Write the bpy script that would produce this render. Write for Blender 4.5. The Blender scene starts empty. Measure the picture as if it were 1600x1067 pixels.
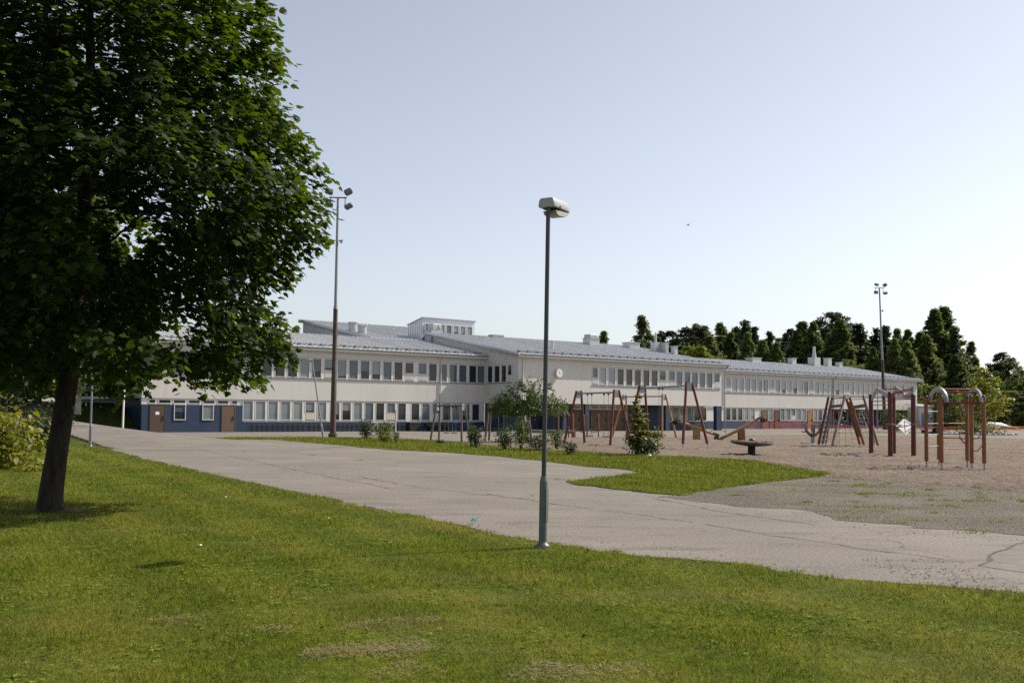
import bpy, bmesh, math, random
import numpy as np
from mathutils import Vector, Matrix, Euler, noise

S = bpy.context.scene
COL = S.collection
R = math.radians
random.seed(7)

# ------------------------------------------------------------------ camera, sky, sun, exposure
cd = bpy.data.cameras.new('camera')
cam = bpy.data.objects.new('camera', cd); COL.objects.link(cam)
cd.sensor_fit = 'HORIZONTAL'; cd.sensor_width = 36.0; cd.lens = 36.0 * 1555 / 1600
cd.shift_y = 44.66 / 1600
cd.clip_start = 0.05; cd.clip_end = 3000
cam.matrix_world = Matrix.Translation((0, 0, 1.73)) @ Matrix.Rotation(R(92.5), 4, 'X') @ Matrix.Rotation(R(0.45), 4, 'Z')
S.camera = cam

SUN_AZ, SUN_EL = R(67.5), R(42.6)          # azimuth clockwise from +Y
W = bpy.data.worlds.new('World'); S.world = W; W.use_nodes = True
nt = W.node_tree; nt.nodes.clear()
sky = nt.nodes.new('ShaderNodeTexSky'); sky.sky_type = 'NISHITA'; sky.sun_disc = False
sky.sun_elevation = SUN_EL; sky.sun_rotation = SUN_AZ
sky.altitude = 0; sky.air_density = 1.0; sky.dust_density = 1.0; sky.ozone_density = 1.0
bg = nt.nodes.new('ShaderNodeBackground'); bg.inputs['Strength'].default_value = 0.12
wo = nt.nodes.new('ShaderNodeOutputWorld')
hsv = nt.nodes.new('ShaderNodeHueSaturation'); hsv.inputs['Saturation'].default_value = 0.5
tint = nt.nodes.new('ShaderNodeMix'); tint.data_type = 'RGBA'; tint.blend_type = 'MULTIPLY'; tint.inputs[0].default_value = 1.0; tint.inputs[7].default_value = (0.99, 0.98, 1.0, 1)
nt.links.new(sky.outputs[0], hsv.inputs['Color']); nt.links.new(hsv.outputs[0], tint.inputs[6]); nt.links.new(tint.outputs[2], bg.inputs[0]); nt.links.new(bg.outputs[0], wo.inputs[0])

sl = bpy.data.lights.new('sun', 'SUN'); sl.energy = 5.0; sl.angle = R(0.53); sl.color = (1.0, 0.915, 0.79)
sun = bpy.data.objects.new('sun', sl); COL.objects.link(sun)
to_sun = Vector((math.sin(SUN_AZ) * math.cos(SUN_EL), math.cos(SUN_AZ) * math.cos(SUN_EL), math.sin(SUN_EL)))
sun.rotation_euler = to_sun.to_track_quat('Z', 'Y').to_euler()

S.view_settings.view_transform = 'Standard'; S.view_settings.look = 'None'
S.view_settings.exposure = 0.36; S.view_settings.gamma = 1.0; S.view_settings.use_curve_mapping = False
S.render.engine = 'CYCLES'
S.cycles.use_denoising = False
S.cycles.max_bounces = 8; S.cycles.transparent_max_bounces = 12
S.cycles.sample_clamp_indirect = 6.0

# ------------------------------------------------------------------ materials
MATS = {}
def nodes_of(name):
    m = bpy.data.materials.new(name); m.use_nodes = True
    t = m.node_tree; b = t.nodes['Principled BSDF']
    return m, t, b
def mix_col(t, fac, a, b, blend='MIX'):
    n = t.nodes.new('ShaderNodeMix'); n.data_type = 'RGBA'; n.blend_type = blend
    for s, v in ((n.inputs[0], fac), (n.inputs[6], a), (n.inputs[7], b)):
        if isinstance(v, bpy.types.NodeSocket): t.links.new(v, s)
        else: s.default_value = v if isinstance(v, (int, float)) else (*v, 1)
    return n.outputs[2]
def noise_tex(t, scale, detail=4, rough=0.6, vec=None, stretch=None, dist=0.0):
    n = t.nodes.new('ShaderNodeTexNoise'); n.inputs['Scale'].default_value = scale
    n.inputs['Detail'].default_value = detail; n.inputs['Roughness'].default_value = rough
    n.inputs['Distortion'].default_value = dist
    if vec is None:
        tc = t.nodes.new('ShaderNodeTexCoord'); vec = tc.outputs['Object']
    if stretch:
        mp = t.nodes.new('ShaderNodeMapping'); t.links.new(vec, mp.inputs[0])
        mp.inputs['Scale'].default_value = stretch[0]; mp.inputs['Rotation'].default_value = stretch[1]
        vec = mp.outputs[0]
    t.links.new(vec, n.inputs['Vector'])
    return n.outputs['Fac']
def ramp(t, fac, p0, p1):
    n = t.nodes.new('ShaderNodeMapRange'); t.links.new(fac, n.inputs[0])
    n.inputs[1].default_value = p0; n.inputs[2].default_value = p1
    return n.outputs[0]
def bump(t, b, h, strength, dist=0.02):
    n = t.nodes.new('ShaderNodeBump'); n.inputs['Strength'].default_value = strength; n.inputs['Distance'].default_value = dist
    t.links.new(h, n.inputs['Height']); t.links.new(n.outputs[0], b.inputs['Normal'])
def M(name, col, rough=0.6, metal=0.0, var=0.18, scale=6, bmp=0.0, bscale=60, stretch=None, spec=0.4):
    if name in MATS: return MATS[name]
    m, t, b = nodes_of(name)
    f = noise_tex(t, scale, 5, 0.65, stretch=stretch)
    lo = tuple(c * (1 - var) for c in col); hi = tuple(min(1, c * (1 + var)) for c in col)
    t.links.new(mix_col(t, ramp(t, f, 0.3, 0.7), lo, hi), b.inputs['Base Color'])
    b.inputs['Roughness'].default_value = rough; b.inputs['Metallic'].default_value = metal
    b.inputs['Specular IOR Level'].default_value = spec
    if bmp: bump(t, b, noise_tex(t, bscale, 3), bmp)
    MATS[name] = m
    return m

# ------------------------------------------------------------------ mesh helpers
class MB:
    def __init__(s): s.v = []; s.f = []
    def add(s, vs, fs):
        o = len(s.v); s.v += [tuple(x) for x in vs]; s.f += [tuple(i + o for i in f) for f in fs]; return s
    def box(s, x0, x1, y0, y1, z0, z1, mat=None):
        vs = [Vector(p) for p in ((x0,y0,z0),(x1,y0,z0),(x1,y1,z0),(x0,y1,z0),(x0,y0,z1),(x1,y0,z1),(x1,y1,z1),(x0,y1,z1))]
        if mat is not None: vs = [mat @ p for p in vs]
        return s.add(vs, [(3,2,1,0),(4,5,6,7),(0,1,5,4),(1,2,6,5),(2,3,7,6),(3,0,4,7)])
    def cbox(s, c, d, rot=None, bev=0.0):
        mat = Matrix.Translation(c)
        if rot is not None: mat = mat @ (rot if isinstance(rot, Matrix) else Euler(rot).to_matrix().to_4x4())
        x, y, z = (k / 2 for k in d)
        if not bev: return s.box(-x, x, -y, y, -z, z, mat)
        b = bev; ring = [(-x+b,-y),(x-b,-y),(x,-y+b),(x,y-b),(x-b,y),(-x+b,y),(-x,y-b),(-x,-y+b)]
        k = 1 - b / max(x, y)
        lv = [(-z, k), (-z+b, 1), (z-b, 1), (z, k)]
        vs = [mat @ Vector((p[0]*q, p[1]*q, h)) for h, q in lv for p in ring]
        fs = [tuple(reversed(range(8))), tuple(range(24, 32))]
        for r in range(3):
            for i in range(8): j = (i+1) % 8; fs.append((r*8+i, r*8+j, r*8+8+j, r*8+8+i))
        return s.add(vs, fs)
    def tube(s, pts, rad, n=8, cap=True, flat=None):
        pts = [Vector(p) for p in pts]
        if not hasattr(rad, '__len__'): rad = [rad] * len(pts)
        vs, fs = [], []; up = None
        for i, p in enumerate(pts):
            t = (pts[min(i+1, len(pts)-1)] - pts[max(i-1, 0)]).normalized()
            if up is None:
                up = Vector((0,0,1)) if abs(t.z) < 0.9 else Vector((1,0,0))
            a = t.cross(up)
            if a.length < 1e-5: a = t.orthogonal()
            a.normalize(); b = a.cross(t).normalized(); up = b
            for k in range(n):
                w = 2 * math.pi * (k + .5) / n
                vs.append(p + (a * math.cos(w) + b * math.sin(w)) * rad[i])
        for i in range(len(pts) - 1):
            for k in range(n):
                j = (k + 1) % n; fs.append((i*n+k, i*n+n+k, i*n+n+j, i*n+j))
        if cap: fs += [tuple(range(n)), tuple(reversed(range((len(pts)-1)*n, len(pts)*n)))]
        return s.add(vs, fs)
    def lathe(s, prof, n=16, mat=None):
        vs, fs = [], []
        for r, z in prof:
            for k in range(n):
                w = 2*math.pi*k/n; p = Vector((r*math.cos(w), r*math.sin(w), z)); vs.append(mat @ p if mat is not None else p)
        for i in range(len(prof)-1):
            for k in range(n):
                j = (k+1) % n; fs.append((i*n+k, i*n+j, i*n+n+j, i*n+n+k))
        fs += [tuple(reversed(range(n))), tuple(range((len(prof)-1)*n, len(prof)*n))]
        return s.add(vs, fs)
    def prism(s, poly, a0, a1, axis='x', mat=None):
        # polygon in the two other axes extruded along axis
        def P(a, p):
            q = {'x': (a, p[0], p[1]), 'y': (p[0], a, p[1]), 'z': (p[0], p[1], a)}[axis]
            return mat @ Vector(q) if mat is not None else Vector(q)
        n = len(poly); vs = [P(a0, p) for p in poly] + [P(a1, p) for p in poly]
        fs = [tuple(range(n)), tuple(reversed(range(n, 2*n)))] + [(i, i+n, (i+1) % n + n, (i+1) % n) for i in range(n)]
        return s.add(vs, fs)
    def mesh(s, name, mat=None, smooth=False, fix=True):
        me = bpy.data.meshes.new(name); me.from_pydata([tuple(x) for x in s.v], [], s.f)
        if fix:
            bm = bmesh.new(); bm.from_mesh(me); bmesh.ops.recalc_face_normals(bm, faces=bm.faces); bm.to_mesh(me); bm.free()
        if mat: me.materials.append(mat)
        if smooth:
            me.polygons.foreach_set('use_smooth', [True] * len(me.polygons))
            try: me.set_sharp_from_angle(angle=R(40))
            except Exception: pass
        me.update(); return me
    def build(s, name, mat, parent=None, smooth=False, fix=True):
        return obj(name, s.mesh(name, mat, smooth, fix), parent)
def obj(name, me, parent=None, loc=None, rot=None):
    o = bpy.data.objects.new(name, me); COL.objects.link(o)
    if parent is not None: o.parent = parent
    if loc is not None: o.location = loc
    if rot is not None: o.rotation_euler = rot
    return o
def np_mesh(name, V, F, mat):
    """V (n,3), F (m,k) numpy arrays"""
    me = bpy.data.meshes.new(name); V = np.asarray(V, np.float32); F = np.asarray(F, np.int32)
    me.vertices.add(len(V)); me.vertices.foreach_set('co', V.ravel())
    k = F.shape[1]; me.loops.add(F.size); me.loops.foreach_set('vertex_index', F.ravel())
    me.polygons.add(len(F)); me.polygons.foreach_set('loop_start', np.arange(0, F.size, k, dtype=np.int32))
    me.update(calc_edges=True); me.materials.append(mat)
    return me
def tag(o, label=None, cat=None, group=None, kind=None):
    if label: o['label'] = label
    if cat: o['category'] = cat
    if group: o['group'] = group
    if kind: o['kind'] = kind
    return o
def thing(name, label, cat, loc=(0,0,0), rotz=0.0, group=None):
    o = bpy.data.objects.new(name, None); COL.objects.link(o); o.location = loc; o.rotation_euler = (0,0,rotz)
    o.empty_display_size = 0.3
    return tag(o, label, cat, group)
def copy_tree(o, parent=None):
    c = o.copy(); COL.objects.link(c)
    if parent is not None: c.parent = parent
    for ch in [x for x in bpy.data.objects if x.parent == o]: copy_tree(ch, c)
    return c
def inside(poly, X, Y):
    X = np.asarray(X); Y = np.asarray(Y); r = np.zeros(X.shape, bool); n = len(poly); j = n - 1
    for i in range(n):
        xi, yi = poly[i]; xj, yj = poly[j]
        c = ((yi > Y) != (yj > Y)) & (X < (xj - xi) * (Y - yi) / (yj - yi + 1e-12) + xi)
        r ^= c; j = i
    return r
def ragged(poly, step=0.5, amp=0.12, seed=0.0, closed=True):
    out = []
    for i, p in enumerate(poly if closed else poly[:-1]):
        q = poly[(i+1) % len(poly)]; a, b = Vector(p), Vector(q); L = (b-a).length; n = max(1, int(L/step))
        n = min(n, 60)
        for k in range(n):
            c = a.lerp(b, k/n)
            w = noise.noise_vector(Vector((c.x*0.9, c.y*0.9, seed))) * amp + noise.noise_vector(Vector((c.x*3.1, c.y*3.1, seed+5))) * amp * .5
            out.append((c.x + w.x, c.y + w.y))
    return out
def sheet(name, poly, z, mat, kind='structure'):
    from mathutils.geometry import tessellate_polygon
    V = [Vector((x, y, z)) for x, y in poly]; tris = tessellate_polygon([V])
    me = bpy.data.meshes.new(name); me.from_pydata([tuple(v) for v in V], [], [tuple(t) for t in tris])
    bm = bmesh.new(); bm.from_mesh(me)
    for f in bm.faces:
        if f.normal.z < 0: f.normal_flip()
    bm.to_mesh(me); bm.free()
    me.materials.append(mat); o = obj(name, me); return tag(o, kind=kind)

# ------------------------------------------------------------------ the ground
P0 = Vector((-29.42, 79.14)); D2 = Vector((math.sin(R(52.2576)), math.cos(R(52.2576)))); N2 = Vector((D2.y, -D2.x))
FROT = math.atan2(D2.y, D2.x)
def sm(t): t = max(0.0, min(1.0, t)); return t*t*(3-2*t)
def hill(x, y):
    p = Vector((x, y)) - P0; u = p.dot(D2); v = -p.dot(N2)
    if u > 24: return 0.0
    A = 0.045*max(0.0, min(y, 104)-48)*sm((-u-1)/7)
    B = 2.4*sm((v-.3)/7)*sm((3-u)/3)
    return min(2.6, max(A, B)) if u > -60 else min(2.6, A)

def grass_mat(name, dark, light, dry, dryamt=0.5):
    m, t, b = nodes_of(name)
    geo = t.nodes.new('ShaderNodeNewGeometry'); pos = geo.outputs['Position']
    big = noise_tex(t, 0.45, 5, 0.6, vec=pos)
    streak = noise_tex(t, 1.0, 4, 0.6, vec=pos, stretch=((0.16, 1.5, 1), (0, 0, R(-28))))
    fine = noise_tex(t, 9.0, 4, 0.7, vec=pos)
    c = mix_col(t, ramp(t, fine, 0.38, 0.62), dark, light)
    d = t.nodes.new('ShaderNodeMath'); d.operation = 'MULTIPLY'
    t.links.new(ramp(t, big, 0.46, 0.66), d.inputs[0]); d.inputs[1].default_value = dryamt
    c = mix_col(t, d.outputs[0], c, dry)
    d2 = t.nodes.new('ShaderNodeMath'); d2.operation = 'MULTIPLY'
    t.links.new(ramp(t, streak, 0.48, 0.66), d2.inputs[0]); d2.inputs[1].default_value = dryamt
    c = mix_col(t, d2.outputs[0], c, dry)
    dp = t.nodes.new('ShaderNodeVectorMath'); dp.operation = 'DOT_PRODUCT'; t.links.new(pos, dp.inputs[0]); dp.inputs[1].default_value = (.86*4.4, .5*4.4, 0)
    wob = t.nodes.new('ShaderNodeMath'); wob.operation = 'MULTIPLY_ADD'; t.links.new(big, wob.inputs[0]); wob.inputs[1].default_value = 5.0; t.links.new(dp.outputs['Value'], wob.inputs[2])
    sn = t.nodes.new('ShaderNodeMath'); sn.operation = 'SINE'; t.links.new(wob.outputs[0], sn.inputs[0])
    c = mix_col(t, 1.0, c, mix_col(t, ramp(t, sn.outputs[0], -.8, .8), (.86,.90,.86), (1.12,1.06,1.0)), 'MULTIPLY')     # lay of the mown strips
    isl = t.nodes.new('ShaderNodeMapRange'); t.links.new(geo.outputs['Random Per Island'], isl.inputs[0])
    isl.inputs[3].default_value = 0.35; isl.inputs[4].default_value = 1.7
    hs = t.nodes.new('ShaderNodeHueSaturation'); t.links.new(c, hs.inputs['Color']); t.links.new(isl.outputs[0], hs.inputs['Value'])
    t.links.new((hs.outputs[0] if 'blade' in name else c), b.inputs['Base Color'])
    b.inputs['Roughness'].default_value = 0.55 if 'blade' in name else 0.9
    b.inputs['Specular IOR Level'].default_value = 0.08
    if 'blade' in name:
        tr = t.nodes.new('ShaderNodeBsdfTranslucent'); t.links.new(hs.outputs[0], tr.inputs[0])
        mx = t.nodes.new('ShaderNodeMixShader'); mx.inputs[0].default_value = 0.46
        t.links.new(b.outputs[0], mx.inputs[1]); t.links.new(tr.outputs[0], mx.inputs[2])
        t.links.new(mx.outputs[0], t.nodes['Material Output'].inputs[0])
    else:
        bump(t, b, noise_tex(t, 26, 4, 0.7, vec=pos), 0.9, 0.05)
    MATS[name] = m
    return m
g_sheet = grass_mat('grass_turf', (0.056,0.076,0.006), (0.112,0.138,0.012), (0.15,0.14,0.035), 0.5)
g_blade = grass_mat('grass_blade', (0.096,0.132,0.009), (0.186,0.218,0.022), (0.215,0.205,0.050), 0.5)
g_far = grass_mat('grass_field', (0.04,0.065,0.015), (0.07,0.10,0.022), (0.12,0.11,0.04), 0.4)

def asphalt_mat():
    m, t, b = nodes_of('old_asphalt')
    geo = t.nodes.new('ShaderNodeNewGeometry'); pos = geo.outputs['Position']
    big = noise_tex(t, 0.22, 6, 0.62, vec=pos)
    mid = noise_tex(t, 1.4, 5, 0.7, vec=pos, stretch=((0.35, 1.2, 1), (0, 0, R(-25))))
    fine = noise_tex(t, 24, 6, 0.85, vec=pos)
    c = mix_col(t, ramp(t, big, 0.40, 0.60), (0.150,0.129,0.105), (0.220,0.193,0.160))
    c = mix_col(t, ramp(t, mid, 0.50, 0.64), c, (0.098,0.083,0.066))
    c = mix_col(t, ramp(t, fine, 0.40, 0.60), mix_col(t, 0.55, c, (0.05,0.045,0.04)), mix_col(t, 0.5, c, (0.30,0.275,0.245)))
    v = t.nodes.new('ShaderNodeTexVoronoi'); v.feature = 'DISTANCE_TO_EDGE'; v.inputs['Scale'].default_value = 0.33
    n2 = t.nodes.new('ShaderNodeTexNoise'); n2.inputs['Scale'].default_value = 0.9; n2.inputs['Detail'].default_value = 6; t.links.new(pos, n2.inputs['Vector'])
    ad = t.nodes.new('ShaderNodeVectorMath'); ad.operation = 'MULTIPLY_ADD'; t.links.new(n2.outputs['Color'], ad.inputs[0]); ad.inputs[1].default_value = (1.6,1.6,0); t.links.new(pos, ad.inputs[2])
    t.links.new(ad.outputs[0], v.inputs['Vector'])
    lt = t.nodes.new('ShaderNodeMath'); lt.operation = 'LESS_THAN'; t.links.new(v.outputs['Distance'], lt.inputs[0]); lt.inputs[1].default_value = 0.003
    mk = t.nodes.new('ShaderNodeMath'); mk.operation = 'MULTIPLY'; t.links.new(lt.outputs[0], mk.inputs[0]); t.links.new(ramp(t, noise_tex(t, 0.3, 3, vec=pos), 0.42, 0.6), mk.inputs[1])
    c = mix_col(t, mk.outputs[0], c, (0.085,0.078,0.068))
    t.links.new(c, b.inputs['Base Color']); b.inputs['Roughness'].default_value = 0.88; b.inputs['Specular IOR Level'].default_value = 0.3
    bump(t, b, fine, 0.5, 0.01)
    return m
def grit_mat(name, a, c2, spk, weed=None, bscale=12, bstr=0.8, bd=0.05):
    m, t, b = nodes_of(name)
    geo = t.nodes.new('ShaderNodeNewGeometry'); pos = geo.outputs['Position']
    big = noise_tex(t, 0.35, 5, 0.6, vec=pos); fine = noise_tex(t, 22, 6, 0.85, vec=pos)
    c = mix_col(t, ramp(t, big, 0.40, 0.62), a, c2)
    c = mix_col(t, ramp(t, fine, 0.48, 0.62), c, spk)
    if weed:
        w = noise_tex(t, 0.5, 7, 0.75, vec=pos, stretch=((0.3, 1.2, 1), (0,0,R(-18))))
        c = mix_col(t, ramp(t, w, 0.50, 0.66), c, weed)
    t.links.new(c, b.inputs['Base Color']); b.inputs['Roughness'].default_value = 0.95; b.inputs['Specular IOR Level'].default_value = 0.2
    bump(t, b, noise_tex(t, bscale, 5, 0.7, vec=pos), bstr, bd)
    MATS[name] = m; return m
asph = asphalt_mat()
sand_m = grit_mat('sand', (0.192,0.149,0.115), (0.258,0.206,0.162), (0.108,0.082,0.062), None, 9, 1.0, 0.12)
gravel_m = grit_mat('gravel', (0.112,0.098,0.080), (0.165,0.145,0.119), (0.25,0.22,0.185), (0.105,0.105,0.030), 40, 1.0, 0.05)
track_m = grit_mat('red_track', (0.30,0.17,0.125), (0.36,0.22,0.17), (0.26,0.15,0.11))

# terrain: one sheet to the horizon, raised on the left behind the school
xs = list(np.arange(-900, -100, 80)) + list(np.arange(-100, -10, 1.0)) + list(np.arange(-10, 40, 5)) + list(np.arange(40, 1000, 80))
ys = [-200, -100, -50, -20] + list(np.arange(0, 44, 8)) + list(np.arange(44, 150, 1.0)) + list(np.arange(150, 1300, 100))
GV = [(x, y, -0.03 + (hill(x, y) if -100 < x < 40 else hill(max(-99, min(39, x)), y) if x < -99 else 0)) for y in ys for x in xs]
nx = len(xs); GF = [(j*nx+i, j*nx+i+1, j*nx+nx+i+1, j*nx+nx+i) for j in range(len(ys)-1) for i in range(nx-1)]
gm = np_mesh('ground', GV, GF, g_far); gm.polygons.foreach_set('use_smooth', [True]*len(gm.polygons))
tag(obj('ground', gm), kind='structure')

# the hillside part of the yard follows the slope through the path below
sheet('asphalt_yard', [(-31,-8),(120,-8),(120,60),(105,150),(95,175),(60,172),(20,125),(-21,90),(-29.0,80.0),(-29.5,78.9),(-8.4,51.2),(-12,45),(-31,45)], 0.0, asph)
path_poly = [(-29.3,79.4),(-8,51.6),(-9.5,44),(-17.3,43.9),(-20.4,48.7),(-24.6,55.0),(-29,60),(-36,68),(-46,79),(-58,92),(-74,103),(-70,112),(-54,101),(-42,88),(-34.3,76.5),(-30.8,73.4),(-29.9,76)]
def conform(name, poly, x0, x1, y0, y1, st, off, mat):
    X, Y = np.meshgrid(np.arange(x0, x1, st), np.arange(y0, y1, st)); ins = inside(poly, X, Y); n_ = X.shape[1]
    q = ins[:-1,:-1] & ins[1:,:-1] & ins[:-1,1:] & ins[1:,1:]; jj, ii = np.nonzero(q); b = jj*n_+ii; F = np.stack([b, b+1, b+n_+1, b+n_], 1)
    used = np.unique(F); mp = np.full(X.size, -1); mp[used] = np.arange(len(used)); P = np.stack([X.ravel(), Y.ravel()], 1)[used]
    V = [(x, y, hill(x, y)+.006+off*min(1, hill(x, y)/.12)) for x, y in P]; me = np_mesh(name, V, mp[F], mat); me.polygons.foreach_set('use_smooth', [True]*len(me.polygons)); return tag(obj(name, me), kind='structure')
conform('path', path_poly, -76, -7, 44, 114, .35, .05, asph)

near_edge = [(-29.25,61.67), (-24.49,54.59), (-20.10,47.69), (-17.60,43.62), (-13.28,35.78), (-9.69,29.71), (-6.00,23.50), (-3.88,20.30), (-2.21,17.41), (-0.98,15.68), (-0.16,14.11), (0.44,13.25), (1.59,12.31), (2.26,11.71), (3.44,10.73), (4.17,10.17), (5.02,9.82), (5.97,9.34)]
lawn_poly = ragged(near_edge, 0.16, 0.2, 1, False) + [(9.0, -6), (-60, -6), (-60, 52)]
sheet('lawn', lawn_poly, 0.022, g_sheet)
isl_far = [(-19.69,60.76), (-18.37,65.18), (-15.12,67.47), (-11.22,67.48), (-7.59,66.04), (-3.84,60.33), (-1.32,52.66), (1.25,47.67), (2.98,46.02), (4.45,43.07), (5.83,41.09), (6.86,40.97), (8.18,39.75), (9.17,37.53), (9.38,33.15), (9.48,29.22)]
isl_near = [(7.35,26.61), (5.47,24.32), (4.00,22.21), (3.44,21.39), (2.65,22.82), (1.59,24.54), (1.33,25.43), (2.84,27.53), (4.03,29.76), (3.79,30.90), (2.19,33.70), (1.20,36.72), (-0.49,40.24), (-2.78,43.74), (-5.99,46.94), (-10.51,54.75), (-14.58,61.54), (-18.20,60.46)]
isl_poly = ragged(isl_far + isl_near, 0.22, 0.24, 3)
sheet('grass_island', isl_poly, 0.016, g_sheet)
grav_poly = ragged([(9.64,29.70), (7.25,26.86), (5.31,24.30), (3.71,22.19), (3.29,21.29), (4.31,19.17), (5.17,17.88), (5.80,16.45), (6.46,15.49), (7.03,15.03), (7.58,14.60), (9.03,13.44), (15.22,21.59), (12.00,23.38), (11.07,25.36)], 0.3, 0.5, 6)
sheet('gravel_patch', grav_poly, 0.005, gravel_m)
sheet('asphalt_repair_patch', ragged([(5.46,11.68), (6.96,13.84), (8.02,13.91), (6.21,10.78), (5.70,11.27)], 0.4, 0.08, 9), 0.004, M('patch_asphalt', (0.165,0.150,0.128), 0.9, var=.2, scale=3, bmp=.4, bscale=80))
# raked sand of the playground: real lumps
sand_poly = ragged([(-2.36,57.48), (0.04,65.90), (2.77,71.05), (10.12,78.49), (19.47,86.48), (29.38,91.39), (36.54,87.47), (41.20,80.15), (48.50,68.65), (15.72,22.30), (11.80,22.98), (10.87,24.89), (8.85,28.12), (7.49,29.12), (4.50,34.91), (0.03,45.04)], 0.8, 0.3, 12)
def sand_grid():
    V, F = [], []; rows = []; y = 17.0
    while y < 90:
        st = 0.0032*y; xr = np.arange(-3.5 if y > 44 else 3, min(60, y*0.56), st*1.15); rows.append((y, xr)); y += st
    idx = {}
    px = np.concatenate([r[1] for r in rows]); py = np.concatenate([np.full(len(r[1]), r[0]) for r in rows])
    # regular grid in (i, j) with spacing growing with distance
    ny = len(rows); nxx = 330; V = np.zeros((ny, nxx, 3))
    for j, (yy, _) in enumerate(rows):
        x0, x1 = -0.05*yy - 1, 0.56*yy + 1
        V[j, :, 0] = np.linspace(x0, x1, nxx); V[j, :, 1] = yy
    ins = inside(sand_poly, V[..., 0], V[..., 1]) & ~inside(isl_poly, V[..., 0], V[..., 1]-.12); edge = ins.astype(float)
    for _ in range(6):
        e = np.pad(edge, 1, mode='edge'); edge = (e[:-2,1:-1]+e[2:,1:-1]+e[1:-1,:-2]+e[1:-1,2:]+e[1:-1,1:-1])/5*ins
    edge = np.clip((edge-.5)*2.2, 0, 1)
    for j in range(ny):
        for i in range(nxx):
            if ins[j, i]:
                x, yy = V[j, i, 0], V[j, i, 1]
                h = noise.fractal(Vector((x*2.6, yy*2.6, 1)), 1.0, 2.0, 4) * 0.05 + noise.noise(Vector((x*6, yy*6, 4)))*0.03
                V[j, i, 2] = -0.012 + (0.05 + h + noise.noise(Vector((x*.35, yy*.35, 9)))*0.02)*edge[j, i]
    q = ins[:-1,:-1] & ins[1:,:-1] & ins[:-1,1:] & ins[1:,1:]
    jj, ii = np.nonzero(q); b = jj*nxx+ii
    F = np.stack([b, b+1, b+nxx+1, b+nxx], 1)
    used = np.unique(F); mp = np.full(ny*nxx, -1); mp[used] = np.arange(len(used))
    me = np_mesh('sand', V.reshape(-1, 3)[used], mp[F], sand_m)
    me.polygons.foreach_set('use_smooth', [True]*len(me.polygons))
    return me
tag(obj('playground_sand', sand_grid()), kind='structure')
sheet('running_track', [(66.96,153.18), (132.04,270.26), (542.18,937.13), (1459.79,2064.57), (110.14,155.83), (70.52,137.16)], 0.006, track_m)
sheet('grass_verge', ragged([(31.60,100.29), (47.34,108.30), (50.37,115.24), (34.66,107.81)], 1, .2, 4), 0.008, g_sheet)
# long cracks and joints in the asphalt
def crack(pts, w, seed):
    p = [Vector(q) for q in pts]; line = []
    for i in range(len(p)-1):
        n = max(2, int((p[i+1]-p[i]).length/0.18)); line += [p[i].lerp(p[i+1], k/n) for k in range(n)]
    line = [q + Vector(noise.noise_vector(Vector((q.x*2, q.y*2, seed)))[:2])*0.10 for q in line]
    V, F = [], []
    for i, q in enumerate(line):
        t = (line[min(i+1, len(line)-1)] - line[max(i-1, 0)]).normalized(); nn = Vector((-t.y, t.x))
        ww = w * (0.35 + abs(noise.noise(Vector((q.x*3, q.y*3, seed+2))))*2.2)
        V += [(q.x+nn.x*ww, q.y+nn.y*ww, 0.0075), (q.x-nn.x*ww, q.y-nn.y*ww, 0.0075)]
        if i: F.append((2*i-2, 2*i-1, 2*i+1, 2*i))
    return tag(obj('asphalt_crack', np_mesh('asphalt_crack', V, F, M('crack_dirt', (0.075,0.068,0.058), 0.95))), kind='structure')
crack([(3.06,15.88), (4.05,14.01), (5.14,12.34), (5.51,11.78)], 0.013, 1)
crack([(5.48,11.68), (6.01,12.55), (6.94,13.71), (7.75,14.24)], 0.022, 2)
crack([(-0.53,21.59), (1.21,18.64), (3.08,15.97)], 0.012, 3)
crack([(-4.10,26.81), (-2.05,23.10), (0.65,19.81)], 0.012, 4)
crack([(-20.03,55.83), (-12.76,42.43), (-5.84,28.61), (-2.57,22.47)], 0.014, 5)
crack([(-26.11,62.69), (-23.06,60.48), (-19.19,58.73)], 0.05, 6)
crack([(-38.21,99.32), (-28.17,76.03), (-23.57,65.22)], 0.04, 7)
crack([(2.95,20.77), (3.80,17.88), (4.95,15.74)], 0.015, 8)
# ------------------------------------------------------------------ grass blades
def blades(name, poly, regions, mat, seed):
    rng = np.random.default_rng(seed); Vs = []
    for (x0, x1, y0, y1, dens, h, w) in regions:
        n = int((x1-x0)*(y1-y0)*dens); X = rng.uniform(x0, x1, n); Y = rng.uniform(y0, y1, n)
        k = inside(poly, X, Y) & (np.abs(X) < 0.56*Y + 1.2); X, Y = X[k], Y[k]; n = len(X)
        cl = np.sin(X*2.3+np.sin(Y*1.7)*2)*np.sin(Y*2.9+np.sin(X*1.3)*2)*.25 + 1
        pt = np.array([noise.noise(Vector((x*.8, y*.8, 7))) for x, y in zip(X, Y)]) if n < 200000 else 0; hh = h*rng.uniform(.45, 1.3, n)*cl*(1+.55*np.maximum(pt, -.5)); a = rng.uniform(0, 2*math.pi, n); ln = rng.uniform(.2, 1.1, n)*hh
        ww = w*rng.uniform(.6, 1.3, n); b = rng.uniform(0, 2*math.pi, n)
        base = np.stack([X, Y, np.full(n, 0.012)], 1)
        d = np.stack([np.cos(a), np.sin(a), np.zeros(n)], 1)*ww[:, None]
        tip = base + np.stack([np.cos(b)*ln, np.sin(b)*ln, hh], 1)
        Vs.append(np.stack([base-d, base+d, tip], 1).reshape(-1, 3))
    V = np.concatenate(Vs); F = np.arange(len(V)).reshape(-1, 3)
    return tag(obj(name, np_mesh(name, V, F, mat)), kind='stuff')
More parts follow.
